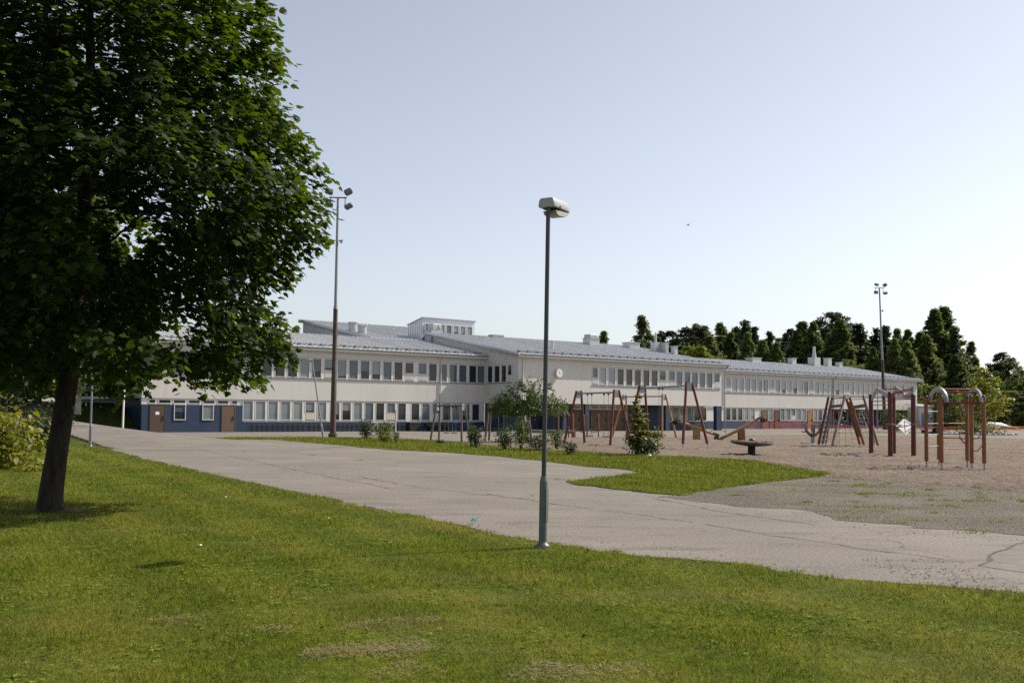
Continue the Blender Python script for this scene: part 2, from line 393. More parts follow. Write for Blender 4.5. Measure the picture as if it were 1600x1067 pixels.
blades('lawn_grass', lawn_poly, [(-8,8,5.2,9,3600,.040,.0036),(-9,6,9,13,1900,.046,.0045),(-12,2,13,20,900,.05,.006),(-20,-1,20,30,420,.055,.009),(-30,-6,30,56,130,.06,.014)], g_blade, 1)
blades('island_grass', isl_poly, [(0,10,20,30,650,.075,.008),(-4,11,30,44,260,.085,.012),(-20,6,44,69,100,.09,.018)], g_blade, 2)
# weeds that grow through the gravel and along the asphalt edge
def weeds(name, pts, mat, seed, hmax=.06):
    rng = np.random.default_rng(seed); Vs = []
    for (x, y, r, n) in pts:
        X = x+rng.normal(0, r, n); Y = y+rng.normal(0, r*.7, n); a = rng.uniform(0, 6.28, n); b = rng.uniform(0, 6.28, n)
        hh = rng.uniform(.3, 1, n)*hmax; base = np.stack([X, Y, np.full(n, .004)], 1); d = np.stack([np.cos(a), np.sin(a), a*0], 1)*.006
        tip = base+np.stack([np.cos(b)*hh*.7, np.sin(b)*hh*.7, hh], 1); Vs.append(np.stack([base-d, base+d, tip], 1).reshape(-1, 3))
    V = np.concatenate(Vs); return tag(obj(name, np_mesh(name, V, np.arange(len(V)).reshape(-1, 3), mat)), kind='stuff')
rng = np.random.default_rng(5); wp = []
for _ in range(200):
    x, y = rng.uniform(4, 16), rng.uniform(14.5, 28)
    if inside(grav_poly, np.array([x]), np.array([y]))[0] and noise.noise(Vector((x*.25, y*.9, 3))) > -.05: wp.append((x, y, rng.uniform(.05, .25), int(rng.integers(20, 90))))
for i in range(len(near_edge)-4):
    a, b = Vector(near_edge[i+2]), Vector(near_edge[i+3])
    for k in range(int((b-a).length*2)):
        c = a.lerp(b, rng.uniform()); wp.append((c.x+rng.normal(0, .05), c.y+rng.normal(.05, .06), .06, 30))
for px_ in ((6.9,14.9),(7.1,15.2),(3.6,28.5),(1.2,26.4),(-5.5,36),(-8,40)): wp.append((px_[0], px_[1], .12, 50))
weeds('weeds', wp, g_blade, 6)

# clover and broad-leaved weeds among the grass, and a soil strip along the asphalt
def clover(name, poly, n, box, size, mat, seed):
    rng = np.random.default_rng(seed); V, F = [], []; x0, x1, y0, y1 = box; k = 0
    for _ in range(n):
        X, Y = rng.uniform(x0, x1), rng.uniform(y0, y1)
        if abs(X) > .56*Y+.5 or noise.noise(Vector((X*.55, Y*.55, seed))) < -.02 or not inside(poly, np.array([X]), np.array([Y]))[0]: continue
        for _ in range(int(rng.integers(6, 26))):
            x, y = X+rng.normal(0, .13), Y+rng.normal(0, .13); h = rng.uniform(.02, .045); s_ = size*rng.uniform(.6, 1.4); a = rng.uniform(0, 6.28); tl = rng.normal(0, .35, 2)
            for q in range(3):
                b = a+q*2.094; cx, cy = x+math.cos(b)*s_*.8, y+math.sin(b)*s_*.8
                for w in range(5):
                    g = w*1.2566; dx, dy = math.cos(g)*s_*.62, math.sin(g)*s_*.62; V.append((cx+dx, cy+dy, h+dx*tl[0]+dy*tl[1]))
                F.append((k, k+1, k+2, k+3, k+4)); k += 5
    return tag(obj(name, np_mesh(name, V, np.array(F), mat)), kind='stuff')
cl_m, cl_t, cl_b = nodes_of('clover_leaf'); cl_g = cl_t.nodes.new('ShaderNodeNewGeometry')
cl_t.links.new(mix_col(cl_t, cl_g.outputs['Random Per Island'], (.075,.125,.010), (.15,.20,.020)), cl_b.inputs['Base Color']); cl_b.inputs['Roughness'].default_value = .7; cl_b.inputs['Specular IOR Level'].default_value = .08
clover('clover', lawn_poly, 1500, (-7, 8, 5.5, 15), .011, cl_m, 3)
rng = np.random.default_rng(17); V, F = [], []
ledge = ragged(near_edge, 0.16, 0.2, 1, False)
for i, q in enumerate(ledge):
    t_ = (Vector(ledge[min(i+1, len(ledge)-1)])-Vector(ledge[max(i-1, 0)])).normalized(); nn = Vector((-t_.y, t_.x)); w = .05+.16*max(0, noise.noise(Vector((q[0]*.9, q[1]*.9, 2)))+.25)
    V += [(q[0]-nn.x*.06, q[1]-nn.y*.06, .006), (q[0]+nn.x*w, q[1]+nn.y*w, .006)]; F += ([(2*i-2, 2*i, 2*i+1, 2*i-1)] if i else [])
tag(obj('soil_edge', np_mesh('soil_edge', V, F, grit_mat('edge_soil', (.060,.045,.032), (.085,.066,.048), (.13,.11,.085), None, 40, 1.0, .03))), kind='structure')

def clippings(name, lines, mat, seed):
    rng = np.random.default_rng(seed); Vs = []
    for (ax, ay), (bx, by), w, n in lines:
        f = rng.uniform(0, 1, n); X = ax+(bx-ax)*f+rng.normal(0, .05, n); Y = ay+(by-ay)*f+rng.normal(0, w, n); k = np.array([noise.noise(Vector((x*1.6, y*1.6, seed))) > .0 for x, y in zip(X, Y)]); X, Y = X[k], Y[k]; n = len(X)
        a = rng.uniform(0, 6.28, n); L = rng.uniform(.02, .06, n); z = rng.uniform(.03, .05, n); d = np.stack([np.cos(a), np.sin(a), rng.normal(0, .15, n)], 1); p = np.stack([X, Y, z], 1); s_ = np.stack([-np.sin(a), np.cos(a), a*0], 1)*.0025
        Vs.append(np.stack([p-s_, p+s_, p+d*L[:, None]], 1).reshape(-1, 3))
    V = np.concatenate(Vs); return tag(obj(name, np_mesh(name, V, np.arange(len(V)).reshape(-1, 3), mat)), kind='stuff')
clippings('dry_clippings', [((-1.84,6.95), (-0.18,7.52), .13, 2600), ((0.02,6.56), (0.92,6.78), .14, 700), ((-2.03,7.84), (-0.51,8.33), .09, 1100), ((-1.31,6.55), (-0.16,7.09), .2, 1500), ((-2.89,8.16), (-2.47,8.30), .08, 260), ((0.19,6.82), (0.45,6.76), .08, 260)], M('dry_grass', (.22,.165,.085), .8, var=.35, scale=30), 4)
sheet('bare_soil', ragged([(-8.1,16.75),(-7.6,16.6),(-7.2,16.75),(-7.2,17.2),(-7.7,17.35),(-8.15,17.15)], .1, .14, 8), .030, grit_mat('dry_soil', (.075,.05,.035), (.11,.075,.05), (.15,.11,.075), None, 40, 1.0, .03))

def pebbles(name, regions, mat, seed):
    rng = np.random.default_rng(seed); P = []
    for poly, (x0, x1, y0, y1), n, sc in regions:
        X, Y = rng.uniform(x0, x1, n), rng.uniform(y0, y1, n); k = inside(poly, X, Y) if poly else np.ones(n, bool); P.append(np.stack([X[k], Y[k], rng.uniform(.5, 1.5, k.sum())**2*sc], 1))
    P = np.concatenate(P); n = len(P); base = np.array([(1,0,0),(-.5,.87,0),(-.5,-.87,0),(.1,.05,.8)]); F0 = np.array([(0,1,3),(1,2,3),(2,0,3)])
    a = rng.uniform(0, 6.28, n); c, s_ = np.cos(a)[:, None], np.sin(a)[:, None]; q = base[None]*rng.uniform(.6, 1.3, (n, 4, 1))
    V = np.stack([q[..., 0]*c-q[..., 1]*s_, q[..., 0]*s_+q[..., 1]*c, q[..., 2]], 2)*P[:, 2][:, None, None]; V[..., 0] += P[:, 0][:, None]; V[..., 1] += P[:, 1][:, None]; V[..., 2] += .004
    return tag(obj(name, np_mesh(name, V.reshape(-1, 3), (F0[None]+(np.arange(n)*4)[:, None, None]).reshape(-1, 3), mat)), kind='stuff')
strip = [(x-.0, y-.1) for x, y in near_edge]+[(x+.5, y+.9) for x, y in near_edge[::-1]]
pebbles('loose_gravel', [(grav_poly, (3, 18, 14, 28), 26000, .012), ([(3.4,21.3),(4.3,19.2),(5.8,16.5),(7.5,14.6),(12,12.5),(12,11.5),(7,13.4),(5,15.8),(3.9,18.5),(2.6,21.5)], (2, 12, 11, 22), 4500, .009), (strip, (-8, 9, 9, 28), 9000, .008), (None, (4.2, 5.2, 9.9, 12.2), 500, .009)], grit_mat('pebble', (.13,.115,.098), (.21,.19,.16), (.28,.26,.23)), 9)
# ------------------------------------------------------------------ the school (local x along the facade, y backwards, z up)
def plaster(name, col):
    m, t, b = nodes_of(name)
    tc = t.nodes.new('ShaderNodeTexCoord'); o = tc.outputs['Object']
    st = noise_tex(t, 1.1, 6, 0.65, vec=o, stretch=((1.6, 1.6, 0.16), (0, 0, 0)))
    bl = noise_tex(t, 0.35, 4, 0.6, vec=o)
    c = mix_col(t, ramp(t, bl, 0.3, 0.7), tuple(k*.95 for k in col), tuple(min(1, k*1.04) for k in col))
    c = mix_col(t, ramp(t, st, 0.52, 0.85), c, tuple(k*f for k, f in zip(col, (.86, .85, .83))))
    t.links.new(c, b.inputs['Base Color']); b.inputs['Roughness'].default_value = 0.9; b.inputs['Specular IOR Level'].default_value = 0.2
    bump(t, b, noise_tex(t, 40, 4, .7, vec=o), 0.06, 0.01)
    MATS[name] = m; return m
white_wall = plaster('white_plaster', (0.585, 0.563, 0.527))
frame_m = M('white_paint', (0.62, 0.60, 0.57), 0.5, var=.06, scale=3)
cream_m = M('cream_board', (0.66, 0.62, 0.50), 0.6, var=.08)
blue_m = M('blue_paint', (0.020, 0.040, 0.078), 0.6, var=.16, scale=1.5)
blue_l = M('light_blue_paint', (0.12, 0.22, 0.34), 0.5, var=.1, scale=2)
zinc = M('zinc_sheet', (0.34, 0.36, 0.40), 0.45, 0.3, var=.1, scale=1.2)
galv = M('galvanised', (0.27, 0.28, 0.29), 0.4, 0.85, var=.12, scale=4)
grey_paint = M('grey_paint', (0.24, 0.25, 0.27), 0.5, 0.3, var=.1)
door_m = M('brown_door', (0.085, 0.055, 0.038), 0.5, var=.2, scale=3, stretch=((8,8,.6),(0,0,0)))
wood_door = M('oiled_wood_door', (0.115, 0.055, 0.024), 0.5, var=.3, scale=3, stretch=((9,9,.5),(0,0,0)))
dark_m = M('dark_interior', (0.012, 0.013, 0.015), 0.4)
black_m = M('black_steel', (0.018, 0.018, 0.020), 0.5, var=.1)
def roof_mat():
    m, t, b = nodes_of('roof_sheet_metal')
    tc = t.nodes.new('ShaderNodeTexCoord'); f = noise_tex(t, 0.5, 5, .6, vec=tc.outputs['Object'], stretch=((2.0, .25, 1), (0,0,0)))
    t.links.new(mix_col(t, ramp(t, f, .3, .7), (0.46,0.47,0.485), (0.56,0.57,0.585)), b.inputs['Base Color'])
    b.inputs['Roughness'].default_value = 0.5; b.inputs['Metallic'].default_value = 0.0
    return m
roof_m = roof_mat()
def pane_mat(name, lo, hi):
    m, t, b = nodes_of(name)
    oi = t.nodes.new('ShaderNodeObjectInfo'); tc = t.nodes.new('ShaderNodeTexCoord')
    st = noise_tex(t, 2.0, 2, .5, vec=tc.outputs['Object'], stretch=((9, 1, .3), (0,0,0)))
    c = mix_col(t, oi.outputs['Random'], lo, hi)
    c = mix_col(t, ramp(t, st, .35, .75), c, mix_col(t, 0.75, c, lo))
    # a blind that does not always reach the sill
    fr = t.nodes.new('ShaderNodeMath'); fr.operation = 'MULTIPLY'; t.links.new(oi.outputs['Random'], fr.inputs[0]); fr.inputs[1].default_value = 13.7
    f2 = t.nodes.new('ShaderNodeMath'); f2.operation = 'FRACT'; t.links.new(fr.outputs[0], f2.inputs[0])
    mr = t.nodes.new('ShaderNodeMapRange'); t.links.new(f2.outputs[0], mr.inputs[0]); mr.inputs[1].default_value = .72; mr.inputs[2].default_value = 1.0; mr.inputs[3].default_value = -.01; mr.inputs[4].default_value = .55
    sp = t.nodes.new('ShaderNodeSeparateXYZ'); t.links.new(tc.outputs['Generated'], sp.inputs[0])
    lt = t.nodes.new('ShaderNodeMath'); lt.operation = 'LESS_THAN'; t.links.new(sp.outputs['Z'], lt.inputs[0]); t.links.new(mr.outputs[0], lt.inputs[1])
    c = mix_col(t, lt.outputs[0], c, (.014,.017,.020))
    t.links.new(c, b.inputs['Base Color']); b.inputs['Roughness'].default_value = 0.04; b.inputs['Specular IOR Level'].default_value = 0.5
    MATS[name] = m; return m
pane_l = pane_mat('pane_pale_blind', (0.165,0.195,0.21), (0.235,0.27,0.28))
pane_g = pane_mat('pane_grey_blind', (0.070,0.092,0.115), (0.115,0.145,0.172))
pane_d = pane_mat('pane_dark_room', (0.010,0.013,0.016), (0.032,0.040,0.048))
pane_r = pane_mat('pane_bluish_blind', (0.22,0.25,0.275), (0.31,0.335,0.355))

school = thing('school_building', 'long two-storey white school with ribbon windows, blue base and grey metal roof', 'school', (P0.x, P0.y, 0), FROT)
def part(name, mb, mat, parent=None, smooth=False): return mb.build(name, mat, parent or school, smooth)
_wm = {}
def window(u, z, w, h, y, pm, parent=None, half=False, side=False, panelmat=None):
    """window whose glass has its lower left corner at (u, z) in the wall plane y"""
    H = h; zz = z
    if half: zz = z + h*0.42; H = h*0.58
    key = (round(w, 2), round(H, 2))
    if key not in _wm:
        t = .055; mb = MB()
        mb.box(-t, 0, -.035, .07, -t, H+t).box(w, w+t, -.035, .07, -t, H+t).box(0, w, -.035, .07, -t, 0).box(0, w, -.035, .07, H, H+t)
        pn = MB().box(0.001, w-.001, .03, .045, 0.001, H-.001)
        _wm[key] = (mb.mesh('window', frame_m), None, pn)
    fm, _, pn = _wm[key]
    o = obj('window', fm, school, (u, y, zz), (0, 0, R(-90) if side else 0))
    k2 = key + (pm.name,)
    if k2 not in _wm: _wm[k2] = pn.mesh('pane', pm)
    obj('pane', _wm[k2], o)
    if half:
        k3 = (round(w, 2), round(h, 2), 'pn', (panelmat or frame_m).name)
        if k3 not in _wm:
            mb = MB(); ph = h*0.42-.07; mb.box(-.06, w+.06, .0, .05, -ph-.06, -.06)
            n = 7
            for i in range(n): mb.box(.01+i*(w-.02)/n, .01+(i+.62)*(w-.02)/n, -.022, .0, -ph-.03, -.09)
            _wm[k3] = mb.mesh('vent_panel', panelmat or frame_m)
        obj('vent_panel', _wm[k3], o)
    return o
def sill(u0, u1, z, y, side=False):
    mb = MB().box(u0, u1, y-.07, y+.02, z-.03, z+.02) if not side else MB().box(y-.07, y+.02, u0, u1, z-.03, z+.02)
    part('window_sill', mb, galv)
def ribbon_wall(u0, u1, y, ws, w_end, pm_of, halves, zbot=2.75, ztop=7.42, w=.86, gh=(4.80, 6.45), band=None):
    """the upper storey: plaster below and above, a white strip with windows between"""
    b0, b1 = band
    part('wall', MB().box(u0, u1, y, y+.30, zbot, 4.66).box(u0, u1, y, y+.30, 6.56, ztop)
         .box(u0, b0, y, y+.30, 4.66, 6.56).box(b1, u1, y, y+.30, 4.66, 6.56), white_wall)
    part('window_strip', MB().box(b0, b1, y+.075, y+.22, 4.66, 6.56), frame_m)
    mul = MB(); e = sorted([b0] + [q for x, ww, *_ in ws for q in (x-.056, x+ww+.056)] + [b1])
    for i in range(0, len(e), 2):
        if e[i+1]-e[i] > .01: mul.box(e[i]+.004, e[i+1]-.004, y-.012, y+.073, 4.68, 6.55)
    part('mullion', mul, frame_m)
    sill(b0-.05, b1+.05, 4.665, y)
    for i, (x, ww) in enumerate(ws): window(x, gh[0], ww, gh[1]-gh[0], y, pm_of(i, x), half=(i in halves))
rr = random.Random(3)
def pick(*opts): return rr.choice(opts)
# --- left wing, upper storey
Lw = [(x, .86) for x in (.74,1.93,3.12,4.31,5.5,6.62,7.72,8.94,10.10,11.29,12.47,13.63,14.78,16.0,17.3,18.48,19.67,20.84,22.04,23.24,24.44,25.92,27.1,28.29,29.48,30.63,31.83,32.84)]
def Lp(i, x):
    if i in (8, 9, 10): return pane_d
    if x < 14: return pane_l if i % 3 else pane_g
    return pick(pane_g, pane_g, pane_l) if x < 21 else pick(pane_g, pane_g, pane_d)
ribbon_wall(0, 33.79, 0, Lw, 0, Lp, (6, 13, 20, 21), band=(.6, 33.72))
# --- left wing, lower storey: service doors, transoms, then windows
part('wall', MB().box(0.03, 8.42, .05, .3, 0, 2.24), blue_m)
part('transom_strip', MB().box(.03, 8.42, .09, .3, 2.24, 2.74), frame_m)
tr = MB()
for x0, x1 in ((.62,1.10),(1.40,2.32),(2.6,3.52),(3.83,4.72),(5.04,5.97),(6.26,7.17),(7.5,7.94)):
    o = obj('transom_window', MB().box(-.05, x1-x0+.05, -.03, .0, -.05, 0).box(-.05, x1-x0+.05, -.03, .0, .24, .29).box(-.05, 0, -.03, 0, 0, .24).box(x1-x0, x1-x0+.05, -.03, 0, 0, .24).mesh('transom_window', frame_m), school, (x0, .085, 2.37))
    obj('pane', MB().box(0, x1-x0, .0, .012, 0, .24).mesh('pane', pane_d), o).location = (0, -.014, 0)
def door(u0, u1, z1, y, mat, label=None, glass=False):
    d = part('door', MB().box(u0, u1, y-.03, y+.02, .02, z1), mat)
    if label: d['label'] = label
    part('handle', MB().box(u1-.16, u1-.12, y-.09, y-.031, .95, 1.35), black_m, d)
    part('door_frame', MB().box(u0-.06, u0-.002, y-.05, y+.03, 0, z1+.05).box(u1+.002, u1+.06, y-.05, y+.03, 0, z1+.05).box(u0-.002, u1+.002, y-.05, y+.03, z1+.002, z1+.05), mat, d)
    return d
d = door(.74, 1.88, 2.2, .05, door_m, 'dark brown door with a white paper notice')
part('notice', MB().box(1.12, 1.42, .012, .017, 1.42, 1.66), M('paper', (.8,.8,.78), .7, var=.03), d)
door(6.66, 7.74, 2.2, .05, M('mid_brown_door', (0.13,0.085,0.055), .5, var=.2, scale=3, stretch=((8,8,.6),(0,0,0))))
window(2.66, 1.05, .85, 1.18, .02, pane_l); window(5.0, 1.05, .85, 1.18, .02, pane_l)
part('base_wall', MB().box(8.42, 33.8, .05, .3, 0, .80), blue_m)
part('wall', MB().box(8.42, 33.8, .14, .34, .80, 2.74), frame_m)
sill(8.42, 33.75, .86, .10)
lw = [8.49,9.61,10.76,11.92,13.08,14.25,15.40,16.72,17.87,19.04,20.21,21.37,22.54,23.73,25.23,26.41,27.6,28.8,29.95,31.1,32.3]
mul = MB(); e = sorted([8.43] + [q for x in lw for q in (x-.056, x+.896)] + [33.7])
for i in range(0, len(e), 2):
    if e[i+1]-e[i] > .02: mul.box(e[i]+.004, e[i+1]-.004, .055, .139, .90, 2.70)
part('mullion', mul, frame_m)
for i, x in enumerate(lw):
    window(x, 1.04, .84, 1.57, .07, pane_l if x < 21.3 and i != 10 else pick(pane_g, pane_g, pane_d), half=(i in (5, 12, 16)), panelmat=cream_m if i in (5, 12) else None)
# --- the open end of the left wing
part('wall', MB().prism([(0.302, 2.75), (11, 2.75), (22, 2.75), (22, 7.6), (11, 9.45), (0.302, 7.5)], -.002, .28, 'x'), white_wall)
part('base_wall', MB().box(.35, .6, .3, 22, 0, 2.74), blue_m)
part('soffit', MB().box(.28, 33.5, .301, 1.2, 2.752, 2.85), white_wall)
# --- middle wing
UM, YM = 33.80, -5.43
Mw = [(43.40,.66),(44.43,.83)] + [(x,.86) for x in (45.65,46.90,48.16,49.42,50.69,51.94,53.19,54.63,55.84,57.10,58.34,59.56,60.78,62.04)]
def Mp(i, x): return pane_r if i in (1, 2) else (pane_d if i in (3, 4, 5, 6, 7) else pane_g)
ribbon_wall(UM+.26, 63.7, YM, Mw, 0, Mp, (0, 8, 9, 15), band=(43.3, 62.98))
# its flank that stands out from the left wing, with four windows
rz = lambda y: 7.38 + .182*(y + 5.93)
part('wall', MB().prism([(YM,2.75),(.03,2.75),(.03,4.70),(YM,4.70)], UM, UM+.26, 'x')
     .prism([(YM,6.50),(10.4,6.50),(10.4,rz(10.4)),(YM,rz(YM))], UM, UM+.26, 'x')
     .box(UM, UM+.26, YM, -4.45, 4.70, 6.50).box(UM, UM+.26, -.35, .03, 4.70, 6.50), white_wall)
part('window_strip', MB().box(UM+.08, UM+.24, -4.45, -.35, 4.70, 6.50), frame_m)
mul = MB(); e = [-4.44, -4.386, -3.704, -3.526, -2.714, -2.476, -1.534, -1.286, -.394, -.36]
fw = [(-.45,.78),(-1.59,.83),(-2.75,.72),(-3.76,.57)]
for (y0, y1) in ((-1.53,-1.29),(-2.69,-2.48),(-3.70,-3.53)): mul.box(UM-.012, UM+.078, y0, y1, 4.72, 6.48)
part('mullion', mul, frame_m)
for i, (yy, w) in enumerate(fw): window(UM, 4.83, w, 1.56, yy, pane_d if i < 3 else pane_g, half=(i == 3), side=True)
sill(-4.4, -.4, 4.72, UM, True)
part('soffit', MB().box(UM+.27, 63.6, YM+.301, -2.4, 2.752, 2.86), white_wall)
YR = YM + 2.5
part('wall', MB().box(UM+.1, 56.5, YR, YR+.25, 0, 2.75).box(38.6, 39.9, YR-.9, YR-.001, 0, 2.75), M('shaded_blue_paint', (0.012,0.022,0.042), .6, var=.15))  # blue paint darkened; the shade under the overhang is put into its colour
part('flank_base_wall', MB().box(UM+.05, UM+.25, YR+.26, .05, 0, 2.75), blue_m)
part('wall', MB().box(56.5, 63.6, YR+.09, YR+.3, 1.0, 2.75), frame_m)
part('base_wall', MB().box(56.5, 63.6, YR, YR+.25, 0, .95), blue_m)
for i, x in enumerate((56.75, 57.95, 59.15, 60.35, 61.5, 62.62)): window(x, 1.1, .9, 1.45, YR+.03, (pane_l, pane_l, pane_g, pane_l, pane_d, pane_d)[i], half=(i == 2), panelmat=cream_m)
sill(56.5, 63.5, .98, YR+.04)
for i, x in enumerate((42.9, 45.45, 46.65, 47.85, 49.05)):
    door(x, x+1.08, 2.12, YR, wood_door)
    o = obj('transom_window', MB().box(-.05, 1.0, -.03, 0, -.05, 0).box(-.05, 1.0, -.03, 0, .24, .29).box(-.05, 0, -.03, 0, 0, .24).box(.95, 1.0, -.03, 0, 0, .24).mesh('transom_window', frame_m), school, (x+.06, YR-.005, 2.32))
    obj('pane', MB().box(0, .95, -.012, -.002, 0, .24).mesh('pane', pane_d), o)
part('transom_strip', MB().box(42.8, 50.3, YR-.008, YR-.001, 2.20, 2.7), frame_m)
for x0, x1 in ((39.5, 39.95), (42.45, 43.0), (54.15, 54.75), (62.45, 63.3)):
    part('pillar', MB().box(x0, x1, YM+.02, YM+.5, 0, 2.75), blue_m if x0 > 60 else M('blue_pillar', (0.022,0.044,0.08), .5, var=.1))
part('porch_post', MB().tube([(34.9, YM+.3, 0), (34.9, YM+.3, 2.75)], .09, 10), frame_m, smooth=True)
# --- right wing
YB = 3.57
Rw = [(74.81,.74)] + [(x,.88) for x in (76.05,77.32,78.58,79.83,81.06,82.30,83.56,84.88,86.14,87.40,88.65,89.90,91.09,92.30,93.67,94.88,96.07,97.28,98.48,99.64,100.87,102.12,103.45,104.66,105.86,107.05,108.25,109.45,110.65,111.85,113.05,114.25,115.45,116.65,117.85)]
def Rp(i, x): return pane_g if i == 13 else (pane_g if x > 110 and i % 2 else pane_r)
ribbon_wall(63.8, 120.0, YB, Rw, 0, Rp, (0, 7, 14, 21, 28), band=(74.0, 119.2))
part('base_wall', MB().box(63.8, 97.2, YB+.05, YB+.3, 0, .98).box(97.2, 119.6, YB+1.7, YB+1.9, 0, .98), M('blue_base', (0.035,0.060,0.10), .6, var=.12))
part('wall', MB().box(63.8, 97.2, YB+.14, YB+.34, .98, 2.74), frame_m)
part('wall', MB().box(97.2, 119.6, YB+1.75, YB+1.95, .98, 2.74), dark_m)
part('soffit', MB().box(63.8, 119.9, YB+.301, YB+2.2, 2.752, 2.86), white_wall)
sill(74, 97.2, .99, YB+.1)
for i, x in enumerate((74.77,75.93,77.15,78.37,79.64,83.42,85.96,87.18,88.32,89.57,90.73,93.27,94.45,95.65)):
    window(x, 1.12, .86, 1.5, YB+.07, pane_d if i in (0, 1, 2, 12) else pane_l, half=(i == 8), panelmat=cream_m)
for x, mt, lab in ((82.05, M('tan_door', (0.16,0.105,0.06), .5, var=.15), None), (84.68, wood_door, None), (92.05, M('orange_wood_door', (0.30,0.15,0.04), .5, var=.25), None)):
    door(x, x+1.02, 2.42, YB+.06, mt)
for x in (97.3, 102.5, 107.8, 113, 118.6): part('pillar', MB().box(x, x+.45, YB+.1, YB+.5, 0, 2.75), blue_m)
for i in range(9): window(98.2+i*2.2, 1.1, 1.2, 1.4, YB+1.72, pane_d if i % 2 else pane_g)
part('wall', MB().prism([(YB+.302,2.75),(29,2.75),(29,7.6),(16.5,9.8),(YB+.302,7.45)], 119.72, 120.0, 'x'), white_wall)
part('base_wall', MB().box(119.3, 119.6, YB+1.96, 29, 0, 2.74), blue_m)
part('rear_wall', MB().box(.3, 26.5, 21.7, 22, 0, 7.6).box(63, 119.7, 28.7, 29, 0, 7.6).box(26.9, 62, 27, 27.3, 0, 10.4), white_wall)
# --- roofs
def roof(name_u0, u1, y0, yr, z0, yback, zback, th=.14, gutter=True, guard=True, ribs=.5, s=.182):
    u0 = name_u0; zr = z0 + s*(yr-y0)
    top = [(y0, z0), (yr, zr), (yback, zback), (yback, zback-th), (yr, zr-th), (y0, z0-th)]
    r = part('roof', MB().prism(top, u0, u1, 'x'), roof_m)
    rb = MB(); n = int((u1-u0)/ribs); mat = Matrix.Translation((0, y0, z0)) @ Matrix.Rotation(math.atan(s), 4, 'X'); L = math.hypot(yr-y0, zr-z0)
    for i in range(n+1):
        x = u0 + .01 + i*(u1-u0-.05)/n; rb.box(x, x+.05, .02, L, .001, .06, mat)
    k = part('roof_seams', rb, roof_m, r); k['kind'] = 'stuff'
    if gutter:
        g = []; c = (y0-.075, z0-.06); rad = .085
        for q in range(7): a = math.pi + math.pi*q/6; g.append((c[0]+rad*math.cos(a), c[1]+rad*math.sin(a)))
        for q in range(7): a = 2*math.pi - math.pi*q/6; g.append((c[0]+(rad-.012)*math.cos(a), c[1]+(rad-.012)*math.sin(a)))
        part('gutter', MB().prism(g, u0, u1, 'x'), grey_paint, r)
        part('eave_board', MB().box(u0, u1, y0+.005, y0+.03, z0-.34, z0-th-.002).box(u0, u1, y0+.03, y0+.6, z0-.34, z0-.31), frame_m, r)
    if guard:
        yy = y0 + .75; zz = z0 + s*.75; gd = MB()
        gd.tube([(u0+.3, yy, zz+.16), (u1-.3, yy, zz+.16)], .022, 6).tube([(u0+.3, yy-.02, zz+.09), (u1-.3, yy-.02, zz+.09)], .018, 6)
        for i in range(int((u1-u0)/1.12)):
            x = u0+.5+i*1.12; gd.box(x, x+.05, yy-.16, yy+.10, zz-.03, zz+.19)
            gd.box(x-.10, x+.16, yy-.21, yy-.15, zz-.04, zz+.07)
        part('snow_guard', gd, M('snow_guard_steel', (.10,.105,.115), .5, .3), r)
    return r
r1 = roof(-.45, 33.79, -.5, 11.0, 7.5, 22.3, 7.5)
r2 = roof(26.9, 42.0, 11.05, 27.6, 9.61, 28.2, 12.45, gutter=False, guard=False)
r3 = roof(33.42, 64.1, -5.93, 10.5, 7.5, 11.6, 9.7)
r4 = roof(64.12, 121.0, 3.07, 16.5, 7.5, 29.4, 7.5)
part('wall', MB().prism([(11.2, 7.6), (27.2, 7.6), (27.2, 12.2), (11.2, 9.42)], 27.0, 27.25, 'x'), plaster('shaded_white_plaster', (.40,.40,.41)))  # white plaster greyed; shade of this left-facing wall put into the colour
part('rake_board', MB().prism([(-5.95, 7.34), (10.5, 10.33), (10.5, 10.16), (-5.95, 7.17)], 33.38, 33.415, 'x'), grey_paint, r3)
part('rake_board', MB().prism([(11.05, 9.46), (27.6, 12.47), (27.6, 12.28), (11.05, 9.27)], 26.85, 26.89, 'x'), grey_paint, r2)
part('rake_board', MB().prism([(3.0, 7.36), (16.5, 9.8), (16.5, 9.6), (3.0, 7.16)], 121.005, 121.04, 'x'), grey_paint, r4)
# --- clerestory
part('clerestory', MB().prism([(11.5, 9.3), (14.45, 9.8), (14.45, 11.5), (11.5, 12.1)], 33.62, 40.65, 'x'), M('pale_metal_cladding', (.56,.58,.62), .45, .3, var=.06, scale=1))
cler = [o for o in bpy.data.objects if o.name == 'clerestory'][0]
part('clerestory_roof', MB().prism([(11.35, 12.13), (14.6, 11.49), (14.6, 11.57), (11.35, 12.23)], 33.5, 40.77, 'x'), zinc, cler)
cs = MB()
for i in range(7): cs.box(33.59, 33.618, 11.6+i*.45, 11.63+i*.45, 9.7, 12.05-.06*i)
part('cladding_seams', cs, zinc, cler)
for i in range(7):
    window(33.98+i*.94, 10.15, .66, 1.36, 11.46, pane_l if i != 3 else pane_g)
